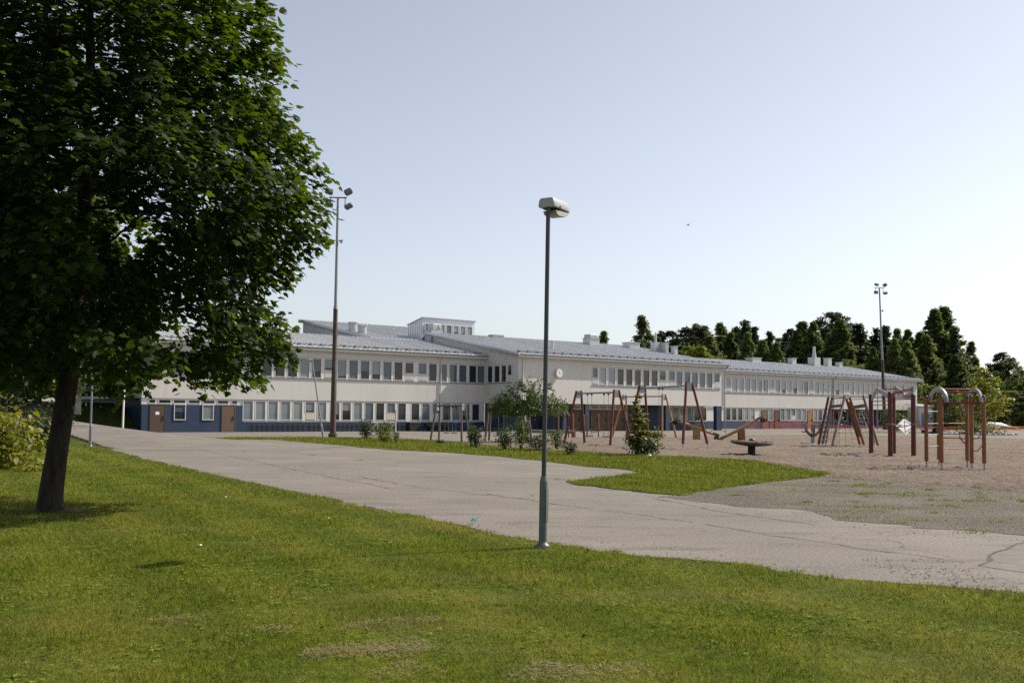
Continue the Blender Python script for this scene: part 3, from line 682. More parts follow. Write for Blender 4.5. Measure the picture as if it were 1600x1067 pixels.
# --- things on the roof
def on_roof(u, y, y0, z0=7.5): return z0 + .182*(y-y0)
alu = M('bright_sheet_metal', (.40,.41,.42), .42, .3, var=.08)
def vent_box(u, y, y0, w, dd, h, cap=True, z0=7.5, mat=None):
    z = on_roof(u, y, y0, z0); mb = MB().box(u-w/2, u+w/2, y-dd/2, y+dd/2, z-.3, z+h)
    p = part('roof_vent', mb, mat or alu)
    if cap: part('vent_cap', MB().box(u-w/2-.1, u+w/2+.1, y-dd/2-.1, y+dd/2+.1, z+h+.002, z+h+.07), zinc, p)
    return p
c = part('chimney', MB().box(33.56, 35.08, 9.6, 10.9, 9.0, 10.72), zinc)
part('exhaust_fan', MB().cbox((34.4, 10.2, 11.07), (1.15, 1.0, .66), bev=.06).tube([(34.75, 9.695, 11.1), (34.75, 9.6, 11.1)], .2, 12), alu, c)
def round_vent(u, y, y0, r_, h, z0=7.5):
    z = on_roof(u, y, y0, z0)
    p = part('roof_vent', MB().lathe([(r_, z-.2), (r_, z+h*.8)], 16, Matrix.Translation((u, y, 0))), alu, smooth=True)
    part('vent_cap', MB().lathe([(r_*1.15, z+h*.8+.003), (r_*1.22, z+h*.95), (r_*.9, z+h)], 16, Matrix.Translation((u, y, 0))), alu, p, True)
round_vent(27.85, 16.6, 11.05, .47, 1.05, 9.61); round_vent(28.0, 14.7, 11.05, .46, .95, 9.61)
part('roof_pipe', MB().tube([(42.8, .28, 8.4), (42.8, .28, 9.5)], .17, 12), alu, smooth=True)
v = vent_box(55.4, 8.0, -5.93, 1.5, 1.3, .75); part('vent_hood', MB().cbox((55.3, 8.0, 11.05), (1.2, 1.1, .45), bev=.05), zinc, v)
part('roof_pipe', MB().tube([(55.25, 2.3, 8.8), (55.25, 2.3, 9.45)], .07, 10), alu, smooth=True)
vent_box(61.4, 7.3, -5.93, 1.7, 1.3, .62)
v = vent_box(62.6, 4.3, -5.93, .9, .8, 1.15, False); part('vent_chimney', MB().tube([(62.6, 4.3, 10.5), (62.6, 4.3, 11.4), (62.6, 4.3, 11.75)], [.16, .14, .05], 10), alu, v)
vent_box(63.35, 3.5, -5.93, .55, .8, 1.2); vent_box(63.75, 2.3, -5.93, .55, .6, .95)
part('roof_hatch', MB().box(41.6, 43.2, 9.3, 10.2, 10.1, 10.62), grey_paint)
vent_box(95.5, 15.8, 3.07, 2.0, 1.4, .55); vent_box(104.7, 15.6, 3.07, 1.0, .9, .9)
v = vent_box(110, 15.3, 3.07, 1.5, 1.3, 1.3, False); part('vent_chimney', MB().tube([(110, 15.3, 11), (110, 15.3, 11.9), (110, 15.3, 12.8)], [.4, .25, .22], 10), alu, v)
vent_box(113.6, 15.3, 3.07, .9, .9, 1.3); vent_box(117.3, 15.7, 3.07, .8, .8, .7)
an = MB().tube([(103.5, 16, 9.7), (103.5, 16, 13.3)], .03, 6)
for z, l in ((13.2, .9), (12.7, .8), (12.2, .6), (11.3, .5)): an.tube([(103.5-l, 16, z), (103.5+l, 16, z)], .02, 5)
part('aerial', an, black_m)
an = MB().tube([(119, 15.9, 9.7), (119, 15.9, 11.2)], .02, 6).tube([(118.6, 15.9, 11.1), (119.9, 15.9, 11.1)], .02, 5); part('aerial', an, galv)
# --- downpipes
def downpipe(u, y, z0, ye, mat):
    part('downpipe', MB().tube([(u, ye-.07, z0), (u, ye-.05, z0-.2), (u, y-.08, z0-.55), (u, y-.08, .1)], .055, 8), mat, smooth=True)
downpipe(28.43, 0, 7.4, -.5, frame_m); downpipe(34.3, YM, 7.4, -5.93, frame_m); downpipe(63.74, YM, 7.4, -5.93, galv)
downpipe(97.87, YB, 7.4, 3.07, galv)
# wall clock, standing off the wall
def L2W(u, y, z): return Matrix.Translation((P0.x, P0.y, 0)) @ Matrix.Rotation(FROT, 4, 'Z') @ Vector((u, y, z))
clk = thing('wall_clock', 'round white clock standing out from the white wall of the middle wing', 'clock', L2W(38.7, YM, 5.73), FROT)
rx = Matrix.Rotation(R(90), 4, 'X')
MB().lathe([(.40, .16), (.43, .19), (.43, .30), (.40, .34)], 28, rx).build('clock_case', M('clock_case', (.70,.70,.66), .45), clk, True)
MB().lathe([(.39, .343), (.39, .352)], 28, rx).build('clock_face', M('clock_face', (.80,.80,.76), .4, var=.03), clk)
tk = MB()
for i in range(12):
    a = i*math.pi/6; tk.cbox((.32*math.sin(a), -.356, .32*math.cos(a)), (.03, .006, .07), Matrix.Rotation(a, 4, 'Y'))
tk.build('hour_marks', black_m, clk)
MB().cbox((.07, -.362, -.02), (.03, .006, .26), Matrix.Rotation(R(108), 4, 'Y')).build('clock_hand', black_m, clk)
MB().cbox((-.02, -.368, .08), (.025, .006, .36), Matrix.Rotation(R(-15), 4, 'Y')).build('clock_hand', black_m, clk)
MB().tube([(0, 0, 0), (0, -.162, 0)], .06, 8).build('clock_arm', grey_paint, clk)
# footbridge from the hillside to the upper floor
fb = thing('footbridge', 'dark footbridge with railings from the grass bank to the school end wall', 'footbridge', (P0.x, P0.y, 0), FROT)
dk = MB().prism([(-.0, 3.35), (-5.0, 3.3), (-17.5, 2.45), (-17.5, 2.2), (-5, 2.85), (-.0, 2.95)], 6.2, 8.6, 'y'); dk.build('deck', M('dark_timber', (.035,.03,.028), .8), fb)
for yy in (6.25, 8.55):
    rl = MB().tube([(-.1, yy, 4.4), (-5, yy, 4.35), (-17.4, yy, 3.5)], .03, 6)
    for i in range(60):
        x = -.2-i*.29; zb = 3.3 if x > -5 else 3.3-(-5-x)*.068; rl.tube([(x, yy, zb), (x, yy, zb+1.05)], .012, 4)
    rl.build('railing', black_m, fb)
# ------------------------------------------------------------------ lamps and masts
lamp_green = M('lamp_post_paint', (.105,.125,.118), .42, .35, var=.12, scale=3)
lamp_up = M('lamp_tube_paint', (.055,.060,.060), .42, .4, var=.1)
hood_m = M('lamp_hood', (.33,.34,.335), .42, var=.06, scale=5)
glass_m = M('lamp_glass', (.32,.30,.24), .15, var=.05, spec=.6)
rust = M('rusty_steel', (.085,.058,.045), .7, .3, var=.35, scale=5)
conc = M('concrete', (.30,.29,.27), .9, var=.15, bmp=.3)
white_p = M('white_steel', (.78,.77,.74), .4, var=.06, scale=2)
def park_lamp(name, label, loc, h, lean, hdir, group, post=lamp_green, tube=lamp_up, detail=True, base_h=.92, droop=False, r0=.052, r1=.030):
    t = thing(name, label, 'street lamp', loc, 0, group)
    lx, ly = lean; P = lambda z: (lx*z/h, ly*z/h, z)
    mb = MB().tube([P(-.05), P(base_h-.08)], [r0*1.02, r0], 20).tube([P(base_h-.078), P(base_h)], [r0, r1*1.15], 20, cap=False)
    mb.build('post_base', post, t, True)
    if detail:
        MB().lathe([(.093,0),(.093,.03),(.088,.045),(.062,.065),(.056,.085)], 24).build('base_flange', post, t, True)
        MB().cbox((lx*.55/h+r0*.86, -r0*.42, .55), (.012, .07, .42), (0, 0, R(-25))).build('service_hatch', post, t)
    MB().tube([P(base_h), P(h)], [r1, r1*.92], 18).build('post_tube', tube, t, True)
    hx, hy, hz = P(h)
    a = math.atan2(hdir[1], hdir[0]); m = Matrix.Translation((hx, hy, hz)) @ Matrix.Rotation(a, 4, 'Z')
    L, Wd, H = .44, .225, .10
    prof = [(-Wd/2, -.02), (-Wd/2-.008, 0), (-Wd/2+.004, H*.70), (-Wd/2+.018, H*.93), (-Wd/2+.04, H), (Wd/2-.04, H), (Wd/2-.018, H*.93), (Wd/2-.004, H*.70), (Wd/2+.008, 0), (Wd/2, -.02)]
    n = len(prof); secs = [(-.06, .95, .0), (-.05, .99, .0), (.0, 1, 0), (L*.6, 1, 0), (L-.06, .95, 0), (L-.015, .84, 0), (L-.05+.04, .7, .0)]
    vs, fs = [], []
    for x, k, dz in secs:
        for (yy, zz) in prof: vs.append(m @ Vector((x, yy*k, zz*(k if zz > 0 else 1)+dz)))
    for i in range(len(secs)-1):
        for j in range(n): q = (j+1) % n; fs.append((i*n+j, i*n+q, (i+1)*n+q, (i+1)*n+j))
    fs += [tuple(range(n)), tuple(range((len(secs)-1)*n, len(secs)*n))]
    hd = MB().add(vs, fs).build('lamp_head', hood_m, t, True)
    MB().cbox(m @ Vector((L*.52, 0, -.024)), (.36, .20, .012), m.to_3x3().to_4x4()).build('reflector', M('lamp_inside', (.06,.06,.06), .5), hd)
    MB().cbox(m @ Vector((.12, -Wd/2-.012, -.005)), (.035, .012, .035), m.to_3x3().to_4x4()).build('latch', galv, hd)
    # the glass cover hangs from its hinge
    ang = R(7) if droop else 0; z0 = -.075 if droop else -.045
    mg = m @ Matrix.Translation((.04, 0, z0)) @ Matrix.Rotation(-ang*.6, 4, 'Y')
    MB().prism([(0, 0.02), (.36, .02), (.34, -.02), (.27, -.045), (.08, -.045), (.02, -.02)], -.095, .095, 'y', mg).build('glass_cover', glass_m, hd)
    return t
G1 = 'park lamps along the paths'
park_lamp('park_lamp', 'nearest grey lamp post with pale box head and hanging glass cover', (0.41, 12.82, .015), 4.41, (.045, 0), (.50, .87), G1, droop=True)
park_lamp('park_lamp', 'thin pale lamp post right of the maple trunk, head hidden in leaves', (-19.95, 47.26, .015), 4.5, (.02, 0), (.5, .87), G1, post=galv, tube=galv, base_h=1.05, r0=.075, r1=.045)
park_lamp('park_lamp', 'leaning lamp post with white head left of the tall rusty mast', (-12.81, 67.86, 0), 5.22, (-.86, .1), (-.9, -.2), G1, post=galv, tube=galv, base_h=.9, r0=.075, r1=.05)
park_lamp('park_lamp', 'lamp post in front of the right wing, head bent left', (48.39, 131.8, 0), 6.5, (.1, 0), (-1, 0), G1, post=grey_paint, tube=grey_paint, base_h=1.2, r0=.09, r1=.06)
park_lamp('park_lamp', 'distant lamp post on the grassy bank at the left edge', (-46.5, 92, hill(-46.5, 92)), 4.4, (0, 0), (.8, .2), G1, post=grey_paint, tube=grey_paint, base_h=1.0, r0=.08, r1=.05)
def flood_mast(label, x, y, h, step, lean, heads, r0, horn):
    t = thing('floodlight_mast', label, 'light mast', (x, y, 0), 0, 'tall floodlight masts')
    P = lambda z: Vector((lean*z/h, 0, z))
    MB().cbox((0, 0, .12), (.55, .55, .3), bev=.05).build('footing', rust, t)
    MB().tube([P(.0), P(.5), P(4.55), P(4.6), P(step)], [r0*1.5, r0*1.18, r0*1.1, r0*.98, r0*.92], 14).build('lower_pole', rust, t, True)
    MB().tube([P(step), P(step+.3), P(h)], [r0*.93, r0*.66, r0*.45], 12).build('upper_pole', grey_paint, t, True)
    c = P(h); MB().tube([c+Vector((-.62, 0, 0)), c+Vector((.62, 0, -.02))], .045, 8).tube([c+Vector((-.5,0,0)), c+Vector((-.5,0,-.62))], .03, 6).tube([c+Vector((.5,0,0)), c+Vector((.5,0,-.62))], .03, 6).build('crossarm', black_m, t)
    for dx, dz, rx_, ry in heads:
        f = MB().cbox(c+Vector((dx, 0, dz)), (.54, .30, .40), (R(rx_), R(ry), R(20)), bev=.05).build('floodlight', M('floodlight_body', (.11,.115,.125), .5, .2), t)
        mm = Matrix.Translation(c+Vector((dx, 0, dz))) @ Euler((R(rx_), R(ry), R(20))).to_matrix().to_4x4()
        MB().box(-.22, .22, -.158, -.151, -.15, .15, mm).build('lamp_glass', M('floodlight_glass', (.10,.105,.11), .15, spec=.5), f)
    for sx in horn:
        z = h - 3.1
        MB().lathe([(.03, 0), (.07, .12), (.17, .26)], 12, Matrix.Translation(P(z)+Vector((sx*.12, 0, .1))) @ Matrix.Rotation(R(115*sx), 4, 'Y')).build('loudspeaker', grey_paint, t)
    return t
flood_mast('tall rusty floodlight mast in front of the left wing, partly behind the maple leaves', -12.35, 68.93, 16.7, 8.88, .1, ((-.62,.42,-38,15),(.72,.4,-30,-30),(-.62,-.5,-60,10),(.75,-.62,-62,-30)), .17, (-1, 1))
flood_mast('tall floodlight mast rising behind the climbing frames at the right', 49.63, 132.4, 18.9, 9.28, -.62, ((-.35,.42,-60,0),(.75,.36,-50,-28),(-.45,-.62,0,0),(.8,-.72,-70,-15)), .2, (1,))
fp = thing('flagpole', 'leaning white flagpole at the left corner of the school', 'flagpole', (-30.97+.55, 84.47-6.5, 0))
MB().tube([(0,0,0),(.03,0,2.2),(.16,0,6.55)], [.085,.075,.05], 12).build('pole', white_p, fp, True)
MB().lathe([(.02,6.55),(.06,6.6),(.05,6.66),(.01,6.69)], 10, Matrix.Translation((.16,0,0))).build('finial', white_p, fp, True)
MB().cbox((0, 0, .05), (.24,.24,.14), bev=.03).build('footing', conc, fp)

# ------------------------------------------------------------------ playground
red_w = M('red_stained_wood', (.125,.029,.017), .6, var=.25, scale=4, stretch=((5,5,.7),(0,0,0)))
red_dk = M('dark_red_post', (.092,.020,.013), .55, var=.25, scale=4, stretch=((5,5,.7),(0,0,0)))
bare_w = M('bare_round_wood', (.30,.17,.085), .7, var=.3, scale=4, stretch=((5,5,.7),(0,0,0)))
brown_w = M('brown_round_wood', (.215,.088,.034), .65, var=.3, scale=4, stretch=((5,5,.7),(0,0,0)))
grey_w = M('weathered_wood', (.135,.112,.09), .8, var=.3, scale=4, stretch=((5,5,.7),(0,0,0)))
yel_w = M('ochre_wood', (.27,.15,.05), .6, var=.25, scale=4)
rail_red = M('red_steel', (.17,.022,.022), .4, .2, var=.1)
plate_m = M('steel_plate', (.35,.36,.39), .45, .6, var=.1)
rubber = M('black_rubber', (.015,.015,.016), .8)
rope_m = M('rope', (.42,.40,.37), .8)
rope_r = M('red_rope', (.30,.09,.06), .8)
def swing(label, A, B, h, foot, wood, splay=.73, outw=.75, seats=((.28,.45),(.72,.45)), sw=.2, rad=.07, tilt=None, steel=True, group='swing frames on the playground', seatmat=rubber):
    A, B = Vector(A), Vector(B); c = (A+B)/2; d = (B-A).normalized(); n = Vector((d.y, -d.x)); L = (B-A).length
    t = thing('swing_set', label, 'swing', (c.x, c.y, 0), math.atan2(d.y, d.x), group)
    for s in (-1, 1):
        for q in (-1, 1):
            top = Vector((s*L/2, q*.16, h+.05)); ft = Vector((s*(L/2+outw), q*splay, 0)); e = ft.lerp(top, .09)
            if foot: MB().tube([ft-Vector((0,0,.1)), e], .026, 8).build('foot_iron', galv, t)
            MB().tube([e if foot else ft, ft.lerp(top, .5), top], [rad*1.1, rad, rad*.95], 12).build('leg', wood, t, True)
        pl = MB().prism([(-.14,h+.04),(.14,h+.04),(.24,h-.38),(-.24,h-.38)], s*(L/2)-.012+s*.03, s*(L/2)+.012+s*.03, 'x'); pl.build('bracket_plate', plate_m, t)
    MB().tube([(-L/2-.05, 0, h-.1), (L/2+.05, 0, h-.1)], .055, 12).build('top_beam', plate_m if steel else wood, t, True)
    for f, sz in seats:
        x = -L/2 + f*L; sd = sw
        s_ = MB().prism([(-.1,-.02),(.1,-.02),(.1,.02),(-.1,.02)], x-sd, x+sd, 'x', Matrix.Translation((0,0,sz))).build('seat', seatmat, t)
        for q in (-1, 1):
            MB().lathe([(.05, h-.24), (.06, h-.16), (.03, h-.12)], 8, Matrix.Translation((x+q*(sd-.03), 0, 0))).build('bearing', black_m, t)
            MB().tube([(x+q*(sd-.03), 0, h-.2), (x+q*(sd-.03), 0, sz+.22)], .011, 5).tube([(x+q*(sd-.03), 0, sz+.22), (x+q*(sd-.03), -.09, sz)], .011, 4).tube([(x+q*(sd-.03), 0, sz+.22), (x+q*(sd-.03), .09, sz)], .011, 4).build('chain', M('chain_steel', (.20,.20,.21), .45, .8), t)
    return t
swing('red swing with two seats behind the lamp post, leftmost of the red frames', (3.92, 58.2), (5.78, 55.0), 3.04, False, red_w, outw=.45, seats=((.30,.48),(.74,.48)), sw=.24)
swing('nearest red swing on iron feet, with one seat and the young maple in front', (7.35, 56.1), (9.02, 50.6), 3.32, True, red_w, outw=.72, seats=((.42,.5),), sw=.24)
sc = swing('natural wood swing frame seen between the two red swings', (8.80, 77.6), (11.3, 74.0), 3.2, False, bare_w, outw=.6, seats=(), group='swing frames on the playground')
swing('low grey wooden swing on the grass edge, left of the apple tree', (-4.6, 62.3), (-3.0, 61.2), 2.28, False, grey_w, splay=.42, outw=.25, seats=((.35,.5),(.66,.5)), sw=.16, rad=.06, steel=False)
swing('low brown wooden swing half hidden behind the apple tree', (-1.35, 63.0), (.95, 62.4), 2.4, False, grey_w, splay=.45, outw=.2, seats=((.3,.5),), sw=.2, rad=.065, steel=False)
# tyre hanging low under the natural wood frame
ty = thing('tyre_swing', 'black tyre lying on the sand right of the young maple', 'tyre', (10.45, 73.8, 0), .3)
ring = [(math.cos(a)*.55, math.sin(a)*.55, .22) for a in np.linspace(0, 2*math.pi, 22)]
MB().tube(ring, .19, 10, cap=False).build('tyre', rubber, ty, True)
MB().tube([(x*.9, y*.9, .3) for x, y, z in ring], .04, 6, cap=False).build('tyre_rim', black_m, ty, True)
# the nest swing seat's single rope with blue and white beads
for k, (x, y, lab) in enumerate(((9.55, 74.3, 'rope with knots hanging beside the natural wood swing frame'),)):
    r = thing('climbing_rope', lab, 'rope', (x, y, 0)); MB().tube([(0,0,.5),(0,0,3.1)], .018, 6).build('rope', rope_m, r)
    for z in (.7,1.2,1.7): MB().lathe([(.02,z-.05),(.05,z),(.02,z+.05)], 8).build('knot', rope_m, r)

def seesaw(label, x, y, tilt, rot):
    t = thing('seesaw', label, 'seesaw', (x, y, 0), rot, 'seesaws on the sand')
    MB().prism([(-.22,0),(.22,0),(.2,.78),(-.2,.78)], -.16, .16, 'y').build('stand', yel_w if tilt > 0 else brown_w, t)
    m = Matrix.Translation((0, 0, .84)) @ Matrix.Rotation(tilt, 4, 'Y')
    b = MB().tube([m @ Vector((-1.75,0,0)), m @ Vector((-.9,0,.01)), m @ Vector((.9,0,.01)), m @ Vector((1.75,0,0))], [.06,.10,.10,.06], 10).build('beam', bare_w, t, True)
    MB().cbox(m @ Vector((0,0,.0)), (1.2,.28,.2), m.to_3x3().to_4x4(), bev=.04).build('beam_sleeve', yel_w if tilt > 0 else bare_w, t)
    for s in (-1, 1):
        MB().cbox(m @ Vector((s*1.5,0,.10)), (.5,.24,.05), m.to_3x3().to_4x4(), bev=.01).build('seat', grey_w, t)
        MB().tube([m @ Vector((s*1.12,-.22,.36)), m @ Vector((s*1.12,.22,.36))], .02, 6).tube([m @ Vector((s*1.12,0,.05)), m @ Vector((s*1.12,0,.36))], .02, 6).build('handle', black_m, t)
        h = []
        for a in np.linspace(0, 2*math.pi, 14): h.append(m @ Vector((s*1.62+.11*math.cos(a), 0, -.18+.11*math.sin(a))))
        for q in (-.1, .1): MB().tube([p+Vector((0,q,0)) for p in h], .045, 6, cap=False).build('bumper_tyre', rubber, t)
    return t
seesaw('ochre seesaw tipped down to the right, behind the near red swing', 12.79, 68.9, R(19), R(12))
seesaw('pale seesaw tipped down to the left, behind the round carousel', 15.7, 68.1, R(-27), R(8))
ca = thing('carousel', 'round wooden disc carousel on a dark central column', 'carousel', (10.4, 43.2, 0))
MB().lathe([(.18,0),(.16,.1),(.16,.52)], 18).build('column', rubber, ca, True)
mt = Matrix.Rotation(R(2.2), 4, 'Y')
MB().lathe([(.2,.40),(.66,.45),(.9,.52),(.925,.565),(.91,.60),(.3,.625)], 40, mt).build('disc', grey_w, ca, True)
MB().lathe([(.13,.62),(.14,.68),(.09,.73)], 16, mt).build('hub', black_m, ca, True)
for i in range(12):
    a = i*math.pi/6; MB().box(.18, .9, -.006, .006, .603, .626, mt @ Matrix.Rotation(a, 4, 'Z')).build('plank_joint', brown_w, ca)
sp = thing('spring_rider', 'four-seat rocker with curved grey arms and black handles', 'rocker', (18.66, 61.7, 0), .35)
MB().lathe([(.20,0),(.20,.04),(.13,.06),(.13,.46),(.18,.5)], 14).build('spring', galv, sp, True)
for i, a in enumerate((R(0), R(180), R(60), R(240))):
    m = Matrix.Rotation(a, 4, 'Z')
    arm = MB().prism([(.0,.42),(.12,.42),(.52,.72),(.62,1.02),(.5,1.04),(.40,.8),(.08,.58),(.0,.56)], -.05, .05, 'y', m).build('arm', grey_w, sp)
    MB().tube([m @ Vector((.56,0,1.0)), m @ Vector((.62,0,1.2)), m @ Vector((.58,0,1.24))], .022, 6).tube([m @ Vector((.6,-.14,1.12)), m @ Vector((.6,.14,1.12))], .02, 6).build('handle', black_m, sp)
    MB().tube([m @ Vector((.52,0,.78)), m @ Vector((.74,0,.72)), m @ Vector((.84,0,.80))], .03, 6).build('footrest', black_m, sp)
lb = thing('balance_beam', 'low log balance beam behind the apple tree and lamp post', 'balance beam', (2.6, 72.1, 0), .02)
MB().tube([(-1.9,0,.47),(2.0,0,.44)], .12, 12).build('log', grey_w, lb, True)
for x in (-1.5,-.5,.7,1.8): MB().tube([(x,0,0),(x,0,.36)], .06, 8).build('leg', brown_w, lb)
MB().tube([(1.9,0,0),(1.9,0,.42)], .17, 10).build('stump', brown_w, lb)
for k, (px_, d_, h) in enumerate(((873,70.5,1.75),(889.3,72.4,1.65),(895.6,73,1.68),(913,74.5,1.6),(917.6,74.9,1.68),(935.6,75.2,1.68))):
    t = thing('wooden_post', ['slim post behind the left leg of the leftmost red swing','thin upright post right of the left red swing leg','thicker upright post beside its thin neighbour, left of the swing seats','slim post behind the inner leg of the leftmost red swing','upright post just left of the blue pillar','upright post standing alone in front of the wooden school doors'][k], 'post', ((px_-800)/1555*d_, d_, 0), 0, 'upright wooden posts of the rope walk')
    MB().tube([(0,0,0),(0,0,h)], .05 if k != 2 else .075, 10).build('post_shaft', brown_w, t, True)
    MB().lathe([(.055,h),(.05,h+.04),(.01,h+.07)], 10).build('post_cap', bare_w, t, True)
    if k in (2, 4, 5): MB().tube([(-.3,0,.62),(.3,0,.62)], .03, 6).build('foot_bar', grey_w, t)
for k, (x0, x1, y, lab) in enumerate(((5.0,5.6,74.4,'sagging foot chain between the two middle wooden posts'),(5.8,6.6,75.1,'sagging foot chain left of the lone wooden post'))):
    t = thing('foot_chain', lab, 'chain', ((x0+x1)/2, y, 0)); w = (x1-x0)/2
    MB().tube([(-w,0,.62),(-w*.5,0,.42),(0,0,.36),(w*.5,0,.42),(w,0,.62)], .025, 6).build('chain', grey_w, t)

# rope climbing frame
nf = thing('rope_climbing_frame', 'wooden ridge-shaped climbing frame with rope nets and climbing board', 'climbing frame', (18.7, 56, 0))
def W2(p): return Vector((p[0]-18.7, p[1]-56, p[2]))
T = lambda px_, py_, d: Vector(((px_-800)/1555*d - 18.7, d-56, 1.73+(648.9+.0078*(px_-1170)-py_)/1555*d))
def leg(px0, py0, d0, fx, d1, wood, r_=.075, steel=True):
    top = T(px0, py0, d0); ft = Vector(((fx-800)/1555*d1-18.7, d1-56, 0)); e = ft.lerp(top, .06)
    MB().tube([ft, e], .03, 6).build('foot_iron', galv, nf)
    MB().tube([e, top], [r_*1.05, r_*.95], 10).build('leg', wood, nf, True); return top, ft
t1a, f1a = leg(1294.7, 620.5, 56.5, 1278, 56.0, red_w)
t1b, f1b = leg(1300.8, 620.5, 57.2, 1284, 57.2, grey_w)
t1c, f1c = leg(1300.8, 621.5, 57.6, 1289.6, 58.4, galv, .06)
t2a, f2a = leg(1320.5, 618.3, 55.5, 1299.4, 53.6, grey_w)
t2b, f2b = leg(1322.5, 622.5, 56.3, 1344.3, 57.6, brown_w)
t2c, f2c = leg(1327.8, 620.5, 55.9, 1350.6, 56.8, brown_w)
t3, f3 = leg(1349, 618.3, 56.4, 1373, 54.6, grey_w)
t3b, f3b = leg(1350.5, 621, 57.4, 1366, 59.6, brown_w)
def L3(a, b, f): return a.lerp(b, f)
MB().tube([L3(t1b,f1b,.03), L3(t2a,f2a,.04)+Vector((0,.1,0)), L3(t2c,f2c,.04), L3(t3,f3,.06)], .03, 8).build('top_bar', black_m, nf)
bd = MB()
a, b, c_, d_ = L3(t2b,f2b,.06), L3(t2c,f2c,.1), L3(t2c,f2c,.80), L3(t2b,f2b,.80)
if True:
    n_ = (b-a).cross(d_-a).normalized()*.02; vs = [a,b,c_,d_]; bd.add([v+n_ for v in vs]+[v-n_ for v in vs], [(0,1,2,3),(7,6,5,4),(0,4,5,1),(1,5,6,2),(2,6,7,3),(3,7,4,0)])
bd.build('climbing_board', brown_w, nf)
for q in (.3,.5,.7): 
    MB().lathe([(.05,-.03),(.05,.03)], 8, Matrix.Translation(L3(L3(a,d_,q), L3(b,c_,q), .5))).build('grip', rope_m, nf)
def plank(p, q, h=.16):
    v = (q-p); n_ = Vector((v.y,-v.x,0)).normalized()*.025; vs = [p+n_, q+n_, q-n_, p-n_]; u = Vector((0,0,h))
    MB().add([x for x in vs]+[x+u for x in vs], [(3,2,1,0),(4,5,6,7),(0,1,5,4),(1,2,6,5),(2,3,7,6),(3,0,4,7)]).build('cross_plank', grey_w, nf)
plank(L3(t1b,f1b,.22), L3(t2a,f2a,.22)); plank(L3(t2c,f2c,.24), L3(t3,f3,.22), .2)
def net(a, b, c_, d_, nu, nv, mat, diag=0.0, r_=.010):
    rp = MB()
    for i in range(nu+1):
        f = i/nu; p, q = a.lerp(b, f), d_.lerp(c_, min(1, max(0, f+diag))); m_ = p.lerp(q, .5)+Vector((0,0,-.02)); rp.tube([p, m_, q], r_, 4)
    for j in range(1, nv):
        f = j/nv; p, q = a.lerp(d_, f), b.lerp(c_, f); rp.tube([p, p.lerp(q, .5)+Vector((.02,0,-.05)), q], r_, 4)
    return rp.build('rope_net', mat, nf)
net(L3(t1b,f1b,.06), L3(t2a,f2a,.06), L3(t2a,f2a,.92)+Vector((.5,.9,0)), L3(t1b,f1b,.92)+Vector((.3,0,0)), 4, 7, rope_r)
net(L3(t1a,f1a,.05), L3(t1c,f1c,.05), L3(t1c,f1c,.95), L3(t1a,f1a,.95), 4, 9, rope_m)
net(L3(t2c,f2c,.26), L3(t3,f3,.26), L3(t3,f3,.95), L3(t2c,f2c,.85), 4, 8, rope_m, .25, .013)
net(L3(t2a,f2a,.45)+Vector((.2,.4,0)), L3(t2b,f2b,.45), L3(t2b,f2b,.93), L3(t2a,f2a,.93)+Vector((.6,.8,0)), 3, 5, rope_r)
kn = MB()
for (p_, q_, n_) in ((t2a, f2a, 5), (t3, f3, 5)):
    for i in range(n_):
        f = .3+i*.13; c0 = L3(p_, q_, f)+Vector((-.28 if p_ is t3 else .22, .05, 0)); kn.cbox(c0, (.07,.07,.07), (.5,.6,.3), bev=.02)
kn.build('rope_clamps', white_p, nf)

def acrylic():
    m, t, b = nodes_of('white_acrylic'); b.inputs['Base Color'].default_value = (.82,.82,.82,1); tr = t.nodes.new('ShaderNodeBsdfTranslucent'); tr.inputs[0].default_value = (.85,.85,.85,1)
    mx = t.nodes.new('ShaderNodeMixShader'); mx.inputs[0].default_value = .75; t.links.new(b.outputs[0], mx.inputs[1]); t.links.new(tr.outputs[0], mx.inputs[2]); t.links.new(mx.outputs[0], t.nodes['Material Output'].inputs[0]); return m
# the square climber with zigzag roof plates
sq = thing('square_climber', 'four dark red posts joined by zigzag steel plates and red bars', 'climbing frame', (17.0, 44.5, 0))
Q = {k: Vector((x-17.0, y-44.5, 0)) for k, (x, y) in dict(a=(16.63,46.1), b=(16.34,43.0), c=(17.44,45.5), d=(17.42,43.2)).items()}
HT = {'a': 2.70, 'b': 2.74, 'c': 2.68, 'd': 2.66}
for k, p in Q.items():
    MB().tube([p-Vector((0,0,.1)), p+Vector((0,0,HT[k]))], [.105,.10], 14).build('post', red_dk, sq, True)
    MB().lathe([(.1,0),(.07,.05),(.01,.07)], 12, Matrix.Translation(p+Vector((0,0,HT[k])))).build('post_cap', black_m, sq, True)
def zig(p, q, prof, w=.22):
    # plate standing along p-q; prof: (fraction, height)
    v = q-p; n_ = Vector((v.y,-v.x,0)).normalized()*.02; vs = []
    for f, h in prof: vs.append(p+v*f+Vector((0,0,h)))
    m_ = MB(); k = len(vs)
    for i in range(k-1):
        A_, B_ = vs[i], vs[i+1]; dn = Vector((0,0,-w))
        m_.add([A_+n_, B_+n_, B_+n_+dn, A_+n_+dn, A_-n_, B_-n_, B_-n_+dn, A_-n_+dn], [(0,1,2,3),(7,6,5,4),(0,4,5,1),(3,2,6,7),(1,5,6,2),(0,3,7,4)])
    m_.build('roof_plate', plate_m, sq)
zig(Q['a'], Q['b'], ((.05,2.62),(.32,3.06),(.97,2.72)))
zig(Q['c'], Q['d'], ((.0,2.62),(.14,3.12),(.52,2.85),(.62,2.70),(.78,2.74),(1.02,3.06)))
ap = lambda p, q, f, h: p+(q-p)*f+Vector((0,0,h))
